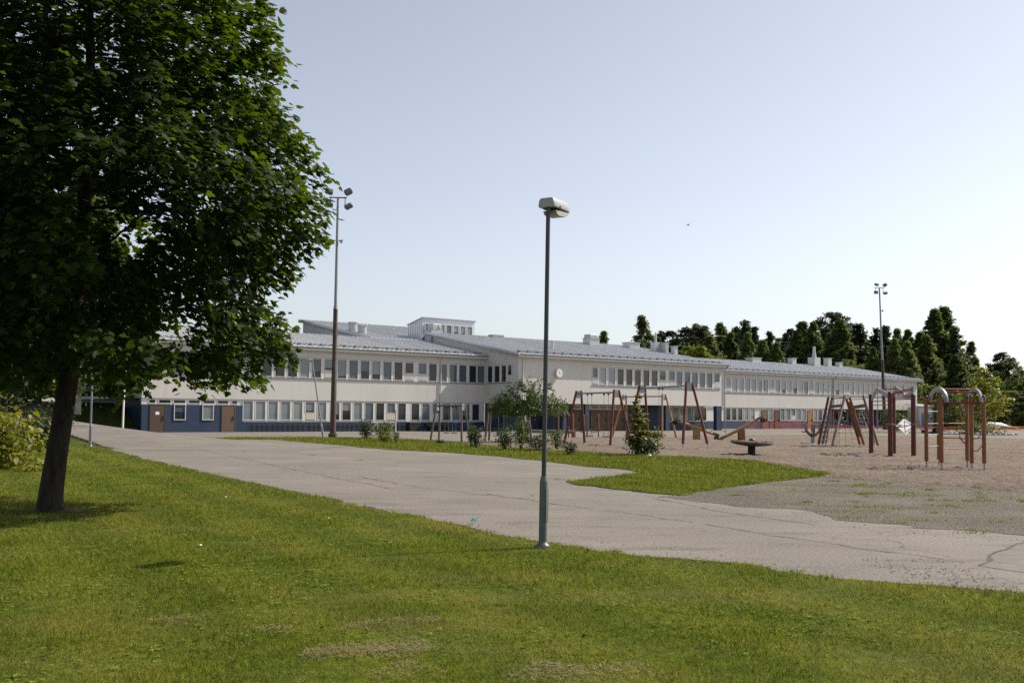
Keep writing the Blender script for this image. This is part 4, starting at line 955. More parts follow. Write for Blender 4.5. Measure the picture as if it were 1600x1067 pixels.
for f0, h0, f1, h1 in ((.32,2.95,.14,3.0),(.5,2.85,.4,2.8),(.7,2.72,.62,2.68),(.9,2.66,.95,2.9),(.98,2.72,1.0,2.98)):
    MB().tube([ap(Q['a'],Q['b'],f0,h0), ap(Q['c'],Q['d'],f1,h1)], .025, 8).build('top_bar', rail_red, sq)
for h in (2.24, 2.42): MB().tube([Q['a']+Vector((0,0,h)), Q['b']+Vector((0,0,h))], .022, 8).build('rung', rail_red if h > 2.3 else galv, sq)
for h in (2.50, 2.6): MB().tube([Q['c']+Vector((0,0,h)), Q['d']+Vector((0,0,h))], .022, 8).build('rung', rail_red, sq)
for k in 'bd':
    MB().lathe([(.112,-.05),(.118,0),(.108,.05)], 12, Matrix.Translation(Q[k]+Vector((0,0,1.40)))).build('clamp', grey_w, sq)
pc = Q['c'].lerp(Q['d'], .35)
dv = (Q['d']-Q['c']).normalized(); 
pl = [(-.40,.02),(-.06,.36),(.40,.08),(.05,-.34)]
dx = Vector((1, -.12, 0)).normalized()
V_ = [pc + dx*a_*1.0 + Vector((.22,0,1.28+b_)) for a_, b_ in pl]
MB().add(V_, [(0,1,2,3)]).build('play_panel', acrylic(), sq)
fr = [pc+dx*a_+Vector((.22,0,1.28+b_))+dx.cross(Vector((0,0,1)))*.06 for a_, b_ in ((-.48,-.06),(.48,.12),(-.05,.26),(-.02,-.26),(.36,.06))]
MB().tube([fr[0],fr[1]], .02, 6).tube([fr[2],fr[4]], .016, 6).tube([fr[2],fr[3]], .016, 6).tube([fr[3],fr[1]], .016, 6).build('panel_bars', black_m, sq)
MB().tube([Q['b']+Vector((0,0,1.38)), Q['b'].lerp(Q['d'], .5)+Vector((.3,.8,1.36)), fr[0]], .02, 6).build('panel_arm', black_m, sq)
# the six-post climber with arches
sx = thing('arched_climber', 'six brown posts on iron feet with grey arches and red rails on top', 'climbing frame', (14.8, 33.5, 0))
H6 = {k: Vector(((p-800)/1555*d-14.8, d-33.5, 0)) for k, p, d in (('a',1447,33.6),('b',1466.5,35.0),('c',1470.5,32.7),('d',1510.5,34.0),('e',1517.5,32.5),('f',1537,32.3))}
for k, p in H6.items():
    MB().tube([p-Vector((0,0,.1)), p+Vector((0,0,.27))], .028, 10).build('foot_iron', galv, sx)
    MB().tube([p+Vector((0,0,.24)), p+Vector((0,0,2.38))], .066, 16).build('post', brown_w, sx, True)
    MB().lathe([(.067,2.38),(.06,2.42),(.03,2.445)], 14, Matrix.Translation(p)).build('post_cap', black_m, sx, True)
def arch(p, q, z0, hgt, sides=16):
    v = q-p; n_ = Vector((v.y,-v.x,0)).normalized()*.03; vi, vo = [], []
    for i in range(sides+1):
        a_ = math.pi*i/sides; f = .5-.5*math.cos(a_); h = math.sin(a_)
        vo.append(p+v*(.5-.56*math.cos(a_))+Vector((0,0,z0+hgt*h))); vi.append(p+v*(.5-.40*math.cos(a_))+Vector((0,0,z0+hgt*.76*h)))
    m_ = MB()
    for i in range(sides): m_.add([vo[i]+n_,vo[i+1]+n_,vi[i+1]+n_,vi[i]+n_,vo[i]-n_,vo[i+1]-n_,vi[i+1]-n_,vi[i]-n_], [(0,1,2,3),(7,6,5,4),(0,4,5,1),(3,2,6,7)]+([(0,3,7,4)] if i == 0 else [])+([(1,5,6,2)] if i == sides-1 else []))
    m_.build('arch', plate_m, sx)
u_ = Vector((0,0,1))
arch(H6['a']+Vector((.12,.0,0)), H6['c']+Vector((.2,0,0)), 2.22, .50)
arch(H6['d']+Vector((.05,0,0)), H6['f']+Vector((-.06,0,0)), 2.20, .50)
MB().tube([H6['a'].lerp(H6['c'],.35)+Vector((.2,0,2.66)), H6['d'].lerp(H6['f'],.35)+Vector((0,0,2.66))], .026, 8).build('ridge_rail', rail_red, sx)
MB().tube([H6['a'].lerp(H6['c'],.55)+Vector((.15,0,2.58)), H6['d'].lerp(H6['f'],.6)+Vector((0,0,2.55))], .028, 8).build('ridge_rail', rail_red, sx)
for p, q in (('a','f'),('a','d'),('c','e'),('c','f')): 
    v = (H6[q]-H6[p]); MB().tube([H6[p]-v*.04+u_*2.2, H6[q]+v*.06+u_*2.2], .03, 8).build('side_rail', rail_red, sx)
for p, q, zs in (('a','b',(.72,1.12,1.50,1.92)),('e','f',(1.05,1.48,1.90)),):
    for z in zs: MB().tube([H6[p]+u_*z, H6[q]+u_*z], .015, 8).build('rung', galv, sx)
for p, q, zs in (('c','d',(.68,1.10,1.52)),('b','d',(1.0,1.9))):
    for z in zs: MB().tube([H6[p]+u_*z, H6[q]+u_*z], .018, 8).build('rung', rail_red, sx)
for z in (1.08, 1.55):
    p = H6['d']+u_*z; MB().tube([p+Vector((.02,0,.10)), p+Vector((-.30,-.1,.10)), p+Vector((-.30,-.1,-.02)), p+Vector((-.12,-.05,-.24)), p+Vector((.02,0,-.26))], .022, 8).build('step_loop', rail_red, sx, True)
for z in (.72, 1.12):
    p = H6['f']+u_*z; MB().tube([p+Vector((-.02,0,.2)), p+Vector((-.10,0,.05)), p+Vector((-.22,0,-.08)), H6['e']+u_*(z-.08)], .02, 8).build('step_loop', galv, sx, True)

# ------------------------------------------------------------------ fences, tape and small things
def net_mat(name, col, alpha):
    m, t, b = nodes_of(name); b.inputs['Base Color'].default_value = (*col, 1); b.inputs['Roughness'].default_value = .6
    tc = t.nodes.new('ShaderNodeTexCoord'); mp = t.nodes.new('ShaderNodeMapping'); mp.inputs['Scale'].default_value = (14, 14, 14); t.links.new(tc.outputs['Object'], mp.inputs[0])
    f = noise_tex(t, 40, 2, .5, vec=tc.outputs['Object']); r_ = ramp(t, f, .5-alpha*.22, .5+.22*(1-alpha)); t.links.new(ramp(t, f, .75-.62*alpha, .95-.62*alpha), b.inputs['Alpha'])
    tr = t.nodes.new('ShaderNodeBsdfTranslucent'); tr.inputs[0].default_value = (*col, 1)
    return m
orange = net_mat('orange_safety_net', (.42,.060,.035), .5)
def net_fence(label, pts, h, mat, n_post, slack=.06):
    t = thing('safety_net', label, 'safety net', (pts[0][0], pts[0][1], 0), 0); o = Vector((pts[0][0], pts[0][1])); P = [Vector(p)-o for p in pts]
    tot = sum((P[i+1]-P[i]).length for i in range(len(P)-1)); V, F = [], []; k = 0; run = 0
    for i in range(len(P)-1):
        L = (P[i+1]-P[i]).length; n_ = max(2, int(L/.6))
        for j in range(n_+1):
            q = P[i].lerp(P[i+1], j/n_); s = run+L*j/n_; hh = (h if s < 11 else max(.5, 1-(s-11)*.06)*h)*(1-.16*abs(math.sin(s*.62))+.05*noise.noise(Vector((s,2,3)))); w = math.sin(s*1.7)*.03
            for z, f in ((.02,0),(hh*.5,1),(hh,0)): V.append((q.x, q.y+w*f*2, z))
            if k: F += [((k-1)*3, (k-1)*3+1, k*3+1, k*3), ((k-1)*3+1, (k-1)*3+2, k*3+2, k*3+1)]
            k += 1
        run += L
    obj('netting', np_mesh('netting', V, F, mat), t)
    nn = int(tot/n_post)
    for i in range(nn+1):
        s = tot*i/max(nn, 1); r_ = 0
        for a in range(len(P)-1):
            L = (P[a+1]-P[a]).length
            if s <= r_+L+1e-4: q = P[a].lerp(P[a+1], (s-r_)/L); break
            r_ += L
        MB().tube([(q.x, q.y-.04, 0), (q.x, q.y-.04, h+.12)], .02, 6).build('stake', rust, t)
    return t
def FR(u, y): v = L2W(u, y, 0); return (v.x, v.y)
net_fence('orange safety net along the front of the right wing', [FR(73.2, -.7), FR(76, -.9), FR(88, -1.2), FR(99, -1.4), FR(112, -1.4)], 1.05, orange, 5.5)
net_fence('orange safety net lying slack beyond the square climber', [(52.5,128), (60,131), (67,137), (76,141)], .55, net_mat('orange_net', (.52,.12,.02), .6), 6)
tp = thing('barrier_tape', 'yellow barrier tape stretched low across the right edge', 'barrier tape', (57, 122, 0))
def tape_mat():
    m, t, b = nodes_of('barrier_tape'); tc = t.nodes.new('ShaderNodeTexCoord'); w = t.nodes.new('ShaderNodeTexWave'); w.inputs['Scale'].default_value = .9; t.links.new(tc.outputs['Object'], w.inputs['Vector'])
    t.links.new(mix_col(t, ramp(t, w.outputs['Fac'], .45, .55), (.62,.27,.01), (.68,.45,.12)), b.inputs['Base Color']); return m
V, F = [], []
for i in range(31): x = i; V += [(x, i*.05, .62-.1*math.sin(i/30*math.pi*2)**2), (x, i*.05, .74-.1*math.sin(i/30*math.pi*2)**2)]; F += ([(2*i-2,2*i,2*i+1,2*i-1)] if i else [])
obj('tape', np_mesh('tape', V, F, tape_mat()), tp)
for x in (0, 15, 30): MB().tube([(x, x*.05+.03, 0), (x, x*.05+.03, .85)], .03, 6).build('stake', rust, tp)
# bicycle racks under the left wing's windows
for k in range(3):
    t = thing('bicycle_rack', ['black wall rack below the first windows right of the blue service wall','black wall rack below the windows behind the rusty mast','black wall rack below the windows right of the rusty mast'][k], 'bicycle rack', L2W(9.0+k*5.3, -.35, 0), FROT, 'bicycle racks along the blue base')
    MB().tube([(0,0,.42),(5.0,0,.42)], .035, 6).tube([(0,.25,.42),(5.0,.25,.42)], .03, 6).build('rail', black_m, t)
    lp = MB()
    for i in range(11): x = .12+i*.47; lp.tube([(x,-.12,.02),(x,-.12,.62),(x,.1,.66),(x,.1,.02)], .03, 5).cbox((x,-.1,.46), (.2,.05,.14))
    lp.build('wheel_loops', black_m, t)
bn = thing('bench', 'dark bench with backrest under the left wing windows by the downpipe', 'bench', L2W(26.7, -.7, 0), FROT)
MB().box(0, 2.4, 0, .45, .40, .46).build('seat', black_m, bn); MB().box(0, 2.4, .38, .44, .5, .85).build('backrest', black_m, bn)
for x in (.1, 2.2): MB().box(x, x+.08, .02, .42, 0, .398).build('leg', black_m, bn)
cb = thing('storage_box', 'dark storage box beside the bench under the left wing windows', 'box', L2W(25.0, -.8, 0), FROT)
MB().cbox((0,.2,.38), (1.2,.7,.76), bev=.05).build('box_body', rubber, cb); MB().cbox((0,.2,.80), (1.26,.76,.07), bev=.02).build('lid', black_m, cb)
gl = thing('pipe_goal', 'small white pipe goal behind the shrubs in front of the left wing', 'goal', (-10.6, 80.0, 0), .05)
MB().tube([(-.85,.5,0),(-.75,.4,.35),(-.15,0,.92)], .045, 8).tube([(-.15,0,0),(-.15,0,.94),(1.3,0,.94),(1.3,0,0)], .045, 8).tube([(1.3,0,.94),(.75,.5,.4),(.7,.5,0)], .04, 8).tube([(-.95,.0,.94),(-.15,0,.94)], .045, 8).build('frame', white_p, gl)
pp = thing('thin_pole', 'thin brown pole beside the small white goal', 'pole', (-9.3, 79.5, 0)); MB().tube([(0,0,0),(.02,0,1.95)], .035, 8).build('pole', grey_w, pp)
sh = thing('garden_shed', 'small white shed with a light blue door beyond the right end of the school', 'shed', (62.2, 150, 0), .2)
MB().box(-.9, 1.4, 0, 3, 0, 3.2).build('wall', white_wall, sh); MB().prism([(-.2,3.2),(3.2,3.6),(3.2,3.72),(-.2,3.32)], -1.1, 1.6, 'x').build('roof', zinc, sh); MB().box(-.55, .75, -.04, -.002, .05, 2.3).build('door', blue_l, sh)
# red and white tarpaulin pile, flower bed with white stones
tpile = thing('tarpaulin_pile', 'long heap of red and white tarpaulin on the grass at the right', 'tarpaulin', (72, 148, 0), .1)
def lump(name, c, d, mat, parent, seed, sub=2, rough=.25):
    bm = bmesh.new(); bmesh.ops.create_icosphere(bm, subdivisions=sub, radius=1)
    for v in bm.verts:
        n_ = 1+rough*noise.noise(v.co*1.7+Vector((seed,0,0)))+rough*.5*noise.noise(v.co*4+Vector((0,seed,0))); v.co = Vector((v.co.x*d[0]*n_+c[0], v.co.y*d[1]*n_+c[1], max(0, v.co.z*n_)*d[2]+c[2]))
    me = bpy.data.meshes.new(name); bm.to_mesh(me); bm.free(); me.materials.append(mat); me.polygons.foreach_set('use_smooth', [True]*len(me.polygons)); return obj(name, me, parent)
lump('red_sheet', (0,0,0), (3.6,1.0,.75), M('red_tarp', (.30,.035,.04), .5), tpile, 1); lump('white_sheet', (-.6,-.25,.32), (2.3,.9,.75), M('white_tarp', (.72,.66,.64), .5), tpile, 2)
fb2 = thing('flower_bed', 'round weedy flower bed edged with white stones on the sand at the right', 'flower bed', (46.5, 99, 0))
lump('soil', (0,0,0), (3.4,2.2,.28), M('soil', (.09,.065,.045), .9), fb2, 4)
for i in range(22):
    a = math.pi+math.pi*i/21 if i < 16 else math.pi*(i-16)/6
    lump('edge_stone', (3.6*math.cos(a), 2.4*math.sin(a), 0), (.24+.1*rr.random(), .2, .2+.1*rr.random()), M('white_stone', (.33,.325,.31), .8, var=.2), fb2, i, 1)
dk_ = thing('spare_tyres', 'dark heap of tyres behind the left post of the arched climber', 'tyre heap', (44.0, 104, 0))
for i, (x, y, z) in enumerate(((0,0,.14),(.8,.1,.14),(.35,-.1,.40),(-.7,.2,.13))):
    MB().tube([(x+math.cos(a)*.33, y+math.sin(a)*.33, z+.1*math.cos(a+i)) for a in np.linspace(0, 2*math.pi, 14)], .14, 8, cap=False).build('tyre', rubber, dk_, True)
pf_ = thing('bent_pipe_stand', 'dark bent pipe stand seen through the arched climber', 'pipe stand', (44.6, 100.5, 0))
MB().tube([(-.9,0,.55),(-.5,0,.05),(.1,0,.02),(.6,0,1.7),(-.9,0,1.75),(-.4,0,.1)], .04, 6).build('frame', black_m, pf_)
# litter on the grass
lt = thing('plastic_scrap', 'small turquoise plastic scrap in the grass at the asphalt edge', 'litter', (-.585, 15.75, .04), .5); MB().prism([(-.05,0),(.0,.045),(.05,.01),(.03,-.02)], -.02, .03, 'y').build('scrap', M('turquoise_plastic', (.15,.45,.42), .3), lt)
for k, (x, y, lab) in enumerate(((-2.9,15.9,'white paper scrap on the lawn, nearest the lamp shadow'),(-5.62,19.7,'white paper scrap on the lawn right of the maple trunk'),(-3.9,12.6,'white paper scrap on the lawn below the trunk shadow'))):
    l_ = thing('paper_scrap', lab, 'litter', (x, y, .05), k*1.3); MB().prism([(-.018,0),(0,.009),(.02,.003),(.015,-.004)], -.014, .014, 'y').build('scrap', M('paper', (.8,.8,.78), .7), l_)
wb = thing('white_bag', 'white plastic bag at the foot of the young maple', 'bag', (5.65, 40.9, .02), .4); lump('bag_body', (0,0,0), (.14,.08,.09), M('white_plastic', (.7,.7,.7), .4), wb, 3)
bg_ = thing('dark_jacket', 'dark crumpled cloth lying on the grass by the low grey swing', 'cloth', (-3.91, 55.9, .02)); lump('cloth', (0,0,0), (.38,.2,.2), rubber, bg_, 8, 2, .6)
bird = thing('bird', 'tiny dark bird gliding in the sky above the roofs', 'bird', ((1075-800)/1555*90, 90, 1.73+(648-350)/1555*90), .4)
MB().tube([(-.16,0,0),(-.05,0,.01),(.1,0,.01),(.2,0,0)], [.005,.04,.035,.004], 8).add([(-.03,0,.02),(.07,0,.02),(.0,.34,.09),(-.06,.32,.09)], [(0,1,2,3)]).add([(-.03,0,.02),(.07,0,.02),(.0,-.34,.09),(-.06,-.32,.09)], [(3,2,1,0)]).build('bird_body', black_m, bird)
for k, (u, y) in enumerate(((83.6, 2.6), (86.2, 2.6), (84.3, 2.4))):
    if k < 2:
        t = thing('handrail', ['dark handrail by the brown door of the right wing', 'pale handrail by the wooden door of the right wing'][k], 'handrail', L2W(u, y, 0), FROT)
        MB().tube([(0,0,0),(0,0,1.0),(.0,1.0,1.0),(0,1.0,0)], .03, 6).build('rail', (black_m, galv)[k], t)
# ------------------------------------------------------------------ trees and shrubs
def bark_mat(name, a, b_, scale=10):
    m, t, b = nodes_of(name); geo = t.nodes.new('ShaderNodeTexCoord'); f = noise_tex(t, scale, 6, .7, vec=geo.outputs['Object'], stretch=((1,1,.25),(0,0,0)))
    t.links.new(mix_col(t, ramp(t, f, .35, .65), a, b_), b.inputs['Base Color']); b.inputs['Roughness'].default_value = .9; b.inputs['Specular IOR Level'].default_value = .15
    bump(t, b, noise_tex(t, scale*2.5, 5, .7, vec=geo.outputs['Object'], stretch=((1,1,.2),(0,0,0))), 1.0, .03); return m
bark = bark_mat('maple_bark', (.018,.015,.013), (.050,.043,.036)); bark2 = bark_mat('tree_bark', (.06,.045,.035), (.13,.10,.075), 5); birch_b = bark_mat('birch_bark', (.10,.09,.08), (.50,.48,.44), 4)
def leaf_mat(name, a, b_, trans, tcol, rough=.45, spec=.35, pos_scale=.5):
    m, t, b = nodes_of(name); geo = t.nodes.new('ShaderNodeNewGeometry')
    c = mix_col(t, geo.outputs['Random Per Island'], a, b_)
    f = noise_tex(t, pos_scale, 3, .6, vec=geo.outputs['Position'])
    c = mix_col(t, ramp(t, f, .35, .7), mix_col(t, 1.0, c, (.78,.82,.8), 'MULTIPLY'), c)
    oi = t.nodes.new('ShaderNodeObjectInfo'); mr = t.nodes.new('ShaderNodeMapRange'); t.links.new(oi.outputs['Random'], mr.inputs[0]); mr.inputs[3].default_value = .78; mr.inputs[4].default_value = 1.25
    hs = t.nodes.new('ShaderNodeHueSaturation'); t.links.new(c, hs.inputs['Color']); t.links.new(mr.outputs[0], hs.inputs['Value']); c = hs.outputs[0]
    t.links.new(c, b.inputs['Base Color']); b.inputs['Roughness'].default_value = rough; b.inputs['Specular IOR Level'].default_value = spec
    tr = t.nodes.new('ShaderNodeBsdfTranslucent'); t.links.new(mix_col(t, 1.0, c, tcol, 'MULTIPLY'), tr.inputs[0])
    mx = t.nodes.new('ShaderNodeMixShader'); mx.inputs[0].default_value = trans
    t.links.new(b.outputs[0], mx.inputs[1]); t.links.new(tr.outputs[0], mx.inputs[2]); t.links.new(mx.outputs[0], t.nodes['Material Output'].inputs[0]); return m
maple_leaf = leaf_mat('maple_leaf', (.016,.036,.004), (.036,.062,.006), .5, (3.4,2.9,.5), .55, .16, .8)
def nvec(x): return x/np.maximum(np.linalg.norm(x, axis=-1, keepdims=True), 1e-9)
# five-lobed leaf outline (x across, y along), fan from the stalk
LOB = [(0,0),(.27,-.12),(.30,.05),(.54,.12),(.36,.24),(.56,.46),(.28,.50),(.20,.76),(0,1.0)]
LOB = LOB + [(-x, y) for x, y in LOB[-2:0:-1]]
LV = np.array([(x, y, -.16*abs(x) - .12*y*y) for x, y in LOB]); LV[:, 1] -= .02
LT = np.array([(0, i, i+1) for i in range(1, len(LOB)-1)])
def leaves_mesh(name, pos, nrm, along, size, mat, shape=(LV, LT)):
    sv, stt = shape; n = len(pos); al = nvec(along - nrm*np.sum(along*nrm, 1, keepdims=True)); ac = np.cross(al, nrm)
    V = pos[:, None, :] + size[:, None, None]*(sv[None, :, 0:1]*ac[:, None, :] + sv[None, :, 1:2]*al[:, None, :] + sv[None, :, 2:3]*nrm[:, None, :])
    F = stt[None] + (np.arange(n)*len(sv))[:, None, None]
    return np_mesh(name, V.reshape(-1, 3), F.reshape(-1, stt.shape[1]), mat)
def colonize(start, attract, step, infl, kill, iters, rng):
    nodes = [np.array(p) for p in start]; parent = [-1]+list(range(len(start)-1)); A = attract.copy()
    N = np.array(nodes); d2 = ((A[:, None]-N[None])**2).sum(2); near = d2.argmin(1); nd = d2.min(1)
    for it in range(iters):
        act = nd < infl*infl
        if not act.any(): break
        new = []
        idx = near[act]; dirs = nvec(A[act]-np.array(nodes)[idx])
        for k in np.unique(idx):
            v = dirs[idx == k].mean(0); v = v+rng.normal(0, .12, 3); v /= np.linalg.norm(v)+1e-9
            p = nodes[k]+v*step; new.append((p, k))
        st = len(nodes)
        for p, k in new: nodes.append(p); parent.append(int(k))
        NN = np.array([p for p, _ in new]); d2 = ((A[:, None]-NN[None])**2).sum(2); m = d2.min(1); am = d2.argmin(1); b = m < nd
        near[b] = am[b]+st; nd[b] = m[b]
        keep = nd > kill*kill; A, near, nd = A[keep], near[keep], nd[keep]
        if len(A) == 0: break
    return np.array(nodes), np.array(parent)
def branch_mesh(name, N, P, mat, r_tip, expo=2.3, rmax=None, base_r=None):
    n = len(N); r = np.zeros(n); kids = [[] for _ in range(n)]
    for i in range(n):
        if P[i] >= 0: kids[P[i]].append(i)
    for i in range(n-1, -1, -1):
        r[i] = r_tip if not kids[i] else sum(r[k]**expo for k in kids[i])**(1/expo)
    if rmax: r = np.where(r > r_tip*2, r*rmax/r[0] if r[0] > rmax else r, r)
    if base_r is not None:
        for i, b in enumerate(base_r): r[i] = b
    mb = MB(); done = set()
    for i in range(n):
        if P[i] < 0 or True:
            pass
    def chain_from(p, i):
        pts, rad = ([N[p]], [min(r[p], r[i]*1.15)]) if p >= 0 else ([], [])
        while True:
            pts.append(N[i]); rad.append(r[i])
            if not kids[i]: break
            k = max(kids[i], key=lambda q: r[q])
            for q in kids[i]:
                if q != k: stack.append((i, q))
            i = k
        if len(pts) > 1: mb.tube(pts, rad, 14 if rad[0] > .12 else (7 if rad[0] > .04 else 4), cap=False)
    stack = [(-1, 0)]
    while stack: chain_from(*stack.pop())
    return mb.mesh(name, mat, True, fix=False), r, kids

# --- the big maple
def big_maple():
    rng = np.random.default_rng(11)
    t = thing('maple_tree', 'large maple with a dark leafy crown on the lawn, leaning trunk at the left', 'tree', (-7.81, 16.96, 0))
    trunk = [(0,0,-.05),(.0,0,.25),(.05,0,.7),(.13,.0,1.3),(.21,.02,2.0),(.30,.03,2.7),(.36,.04,3.4),(.34,.06,4.2),(.42,.05,5.2),(.40,.0,6.4),(.46,.05,7.8),(.42,0,9.2)]
    tr = []
    for a, b in zip(trunk[:-1], trunk[1:]):
        k = max(1, int(np.linalg.norm(np.subtract(b, a))/.3)); tr += [np.array(a)+(np.array(b)-a)*j/k for j in range(k)]
    zz = np.array([1.9,2.2,2.85,3.4,3.9,4.4,5.1,5.8,6.7,7.6,8.7,10,11.3,12.1]); RR = np.array([2.5,3.1,3.4,3.4,3.0,3.6,4.08,3.92,3.68,3.5,3.25,2.7,1.5,.2])
    A = []
    while len(A) < 5400:
        z = rng.uniform(1.9, 12); th = rng.uniform(0, 2*math.pi); rm = np.interp(z, zz, RR)*(1+.17*noise.noise(Vector((math.cos(th)*1.6, math.sin(th)*1.6, z*.8)))); r = rm*rng.uniform(0, 1)**.45
        x, y = .35+r*math.cos(th), r*math.sin(th)
        if z < 2.75-.24*max(0, r-.8)+.35*noise.noise(Vector((x*.9, y*.9, 5))): continue
        if math.hypot(x-.35, y) < .5 and z < 3.6: continue
        if noise.noise(Vector((x*.62, y*.62, z*.8+3))) < -.16: continue
        if rng.uniform() > min(1, rm/4.6+.15): continue
        A.append((x, y, z))
    N, P = colonize(tr, np.array(A), .22, 2.6, .30, 70, rng)
    base = [.245,.20,.183,.172,.167,.163,.16,.157]
    me, r, kids = branch_mesh('trunk', N, P, bark, .0065, 2.35, base_r=base)
    # root flare and the trunk's taper
    obj('trunk', me, t)
    tips = [i for i in range(len(tr), len(N)) if r[i] < .017]
    pos, nr, al, sz = [], [], [], []
    for i in tips:
        c = N[i]; out = c-np.array([.35, 0, 4.5]); out = out/np.linalg.norm(out); d = N[i]-N[P[i]]; d /= np.linalg.norm(d)+1e-9
        k = rng.integers(26, 38) if not kids[i] else rng.integers(14, 22)
        for _ in range(k):
            a = nvec(d*.7+out*.4+rng.normal(0, .75, 3)); a[2] -= .25
            pos.append(c+a*rng.uniform(.03, .30)+rng.normal(0, .075, 3)); nr.append(nvec(np.array([0, 0, 1.0])+out*.55+rng.normal(0, .42, 3))); al.append(a); sz.append(rng.uniform(.075, .165))
    pos, nr, al, sz = map(np.array, (pos, nr, al, sz)); print('maple leaves', len(pos), 'nodes', len(N))
    # the leaves nearest the viewer on the sunny outline hang singly, the rest are one mass
    cp = np.array([7.81, -16.96, 1.73]); dist = np.linalg.norm(pos-cp, axis=1); score = dist-sz*14-.35*pos[:, 0]
    vis = (pos[:, 0] > -1.0) & (pos[:, 2] < 8.6); order = np.argsort(np.where(vis, score, 99))[:280]
    rest = np.ones(len(pos), bool); rest[order] = False
    o = obj('leaves', leaves_mesh('leaves', pos[rest], nr[rest], al[rest], sz[rest], maple_leaf), t); o['kind'] = 'stuff'
    lm = leaves_mesh('leaf', np.zeros((1, 3)), np.array([[0, 0, 1.]]), np.array([[0, 1., 0]]), np.ones(1), maple_leaf)
    for q in order:
        z = Vector(nr[q]); y = Vector(al[q]); y = (y-z*y.dot(z)).normalized(); x = y.cross(z)
        o = bpy.data.objects.new('leaf', lm); COL.objects.link(o); o.parent = t
        o.matrix_local = Matrix((( *(x*sz[q]), 0), (*(y*sz[q]), 0), (*(z*sz[q]), 0), (0, 0, 0, 1))).transposed() @ Matrix.Identity(4)
        o.location = pos[q]
    return t
big_maple()
# dirt and worn grass at its foot
# --- tree kinds of the background, built once at real size, copied
QV = np.array([(0,-.05,0),(.45,.42,-.04),(0,1,-.12),(-.45,.42,-.04)]); QF = np.array([(0,1,2),(0,2,3)])
NV_ = np.array([(-.13,0,0),(.13,0,0),(.08,1,-.1),(-.08,1,-.1)]); NF_ = np.array([(0,1,2),(0,2,3)])
LMATS = {
 'birch': leaf_mat('birch_leaf', (.105,.134,.042), (.172,.195,.064), .52, (1.45,1.5,1.0), .5, .3, .25),
 'pale': leaf_mat('pale_birch_leaf', (.105,.125,.046), (.165,.18,.068), .35, (1.7,1.7,1.0), .5, .3, .25),
 'spruce': leaf_mat('spruce_needle', (.042,.062,.026), (.076,.10,.040), .25, (1.4,1.4,1.0), .6, .25, .3),
 'pine': leaf_mat('pine_needle', (.038,.056,.024), (.066,.088,.034), .25, (1.4,1.4,1.0), .6, .25, .3),
 'broad': leaf_mat('dark_leaf', (.084,.112,.034), (.138,.168,.052), .5, (1.45,1.5,1.0), .5, .3, .3),
 'yellow': leaf_mat('yellow_green_leaf', (.15,.16,.012), (.25,.24,.024), .42, (1.7,1.7,1.0), .45, .35, .6),
 'bush': leaf_mat('bush_leaf', (.052,.082,.016), (.10,.135,.026), .35, (1.8,1.8,1.0), .45, .35, .8),
 'bushdark': leaf_mat('dark_bush_leaf', (.034,.052,.016), (.066,.088,.024), .3, (1.7,1.7,1.0), .45, .3, .8),
 'apple': leaf_mat('apple_leaf', (.048,.082,.010), (.088,.126,.018), .38, (1.9,1.9,1.0), .42, .4, .8),
 'young': leaf_mat('young_maple_leaf', (.085,.115,.016), (.19,.165,.030), .42, (1.9,1.8,1.0), .42, .4, 1.2),
}
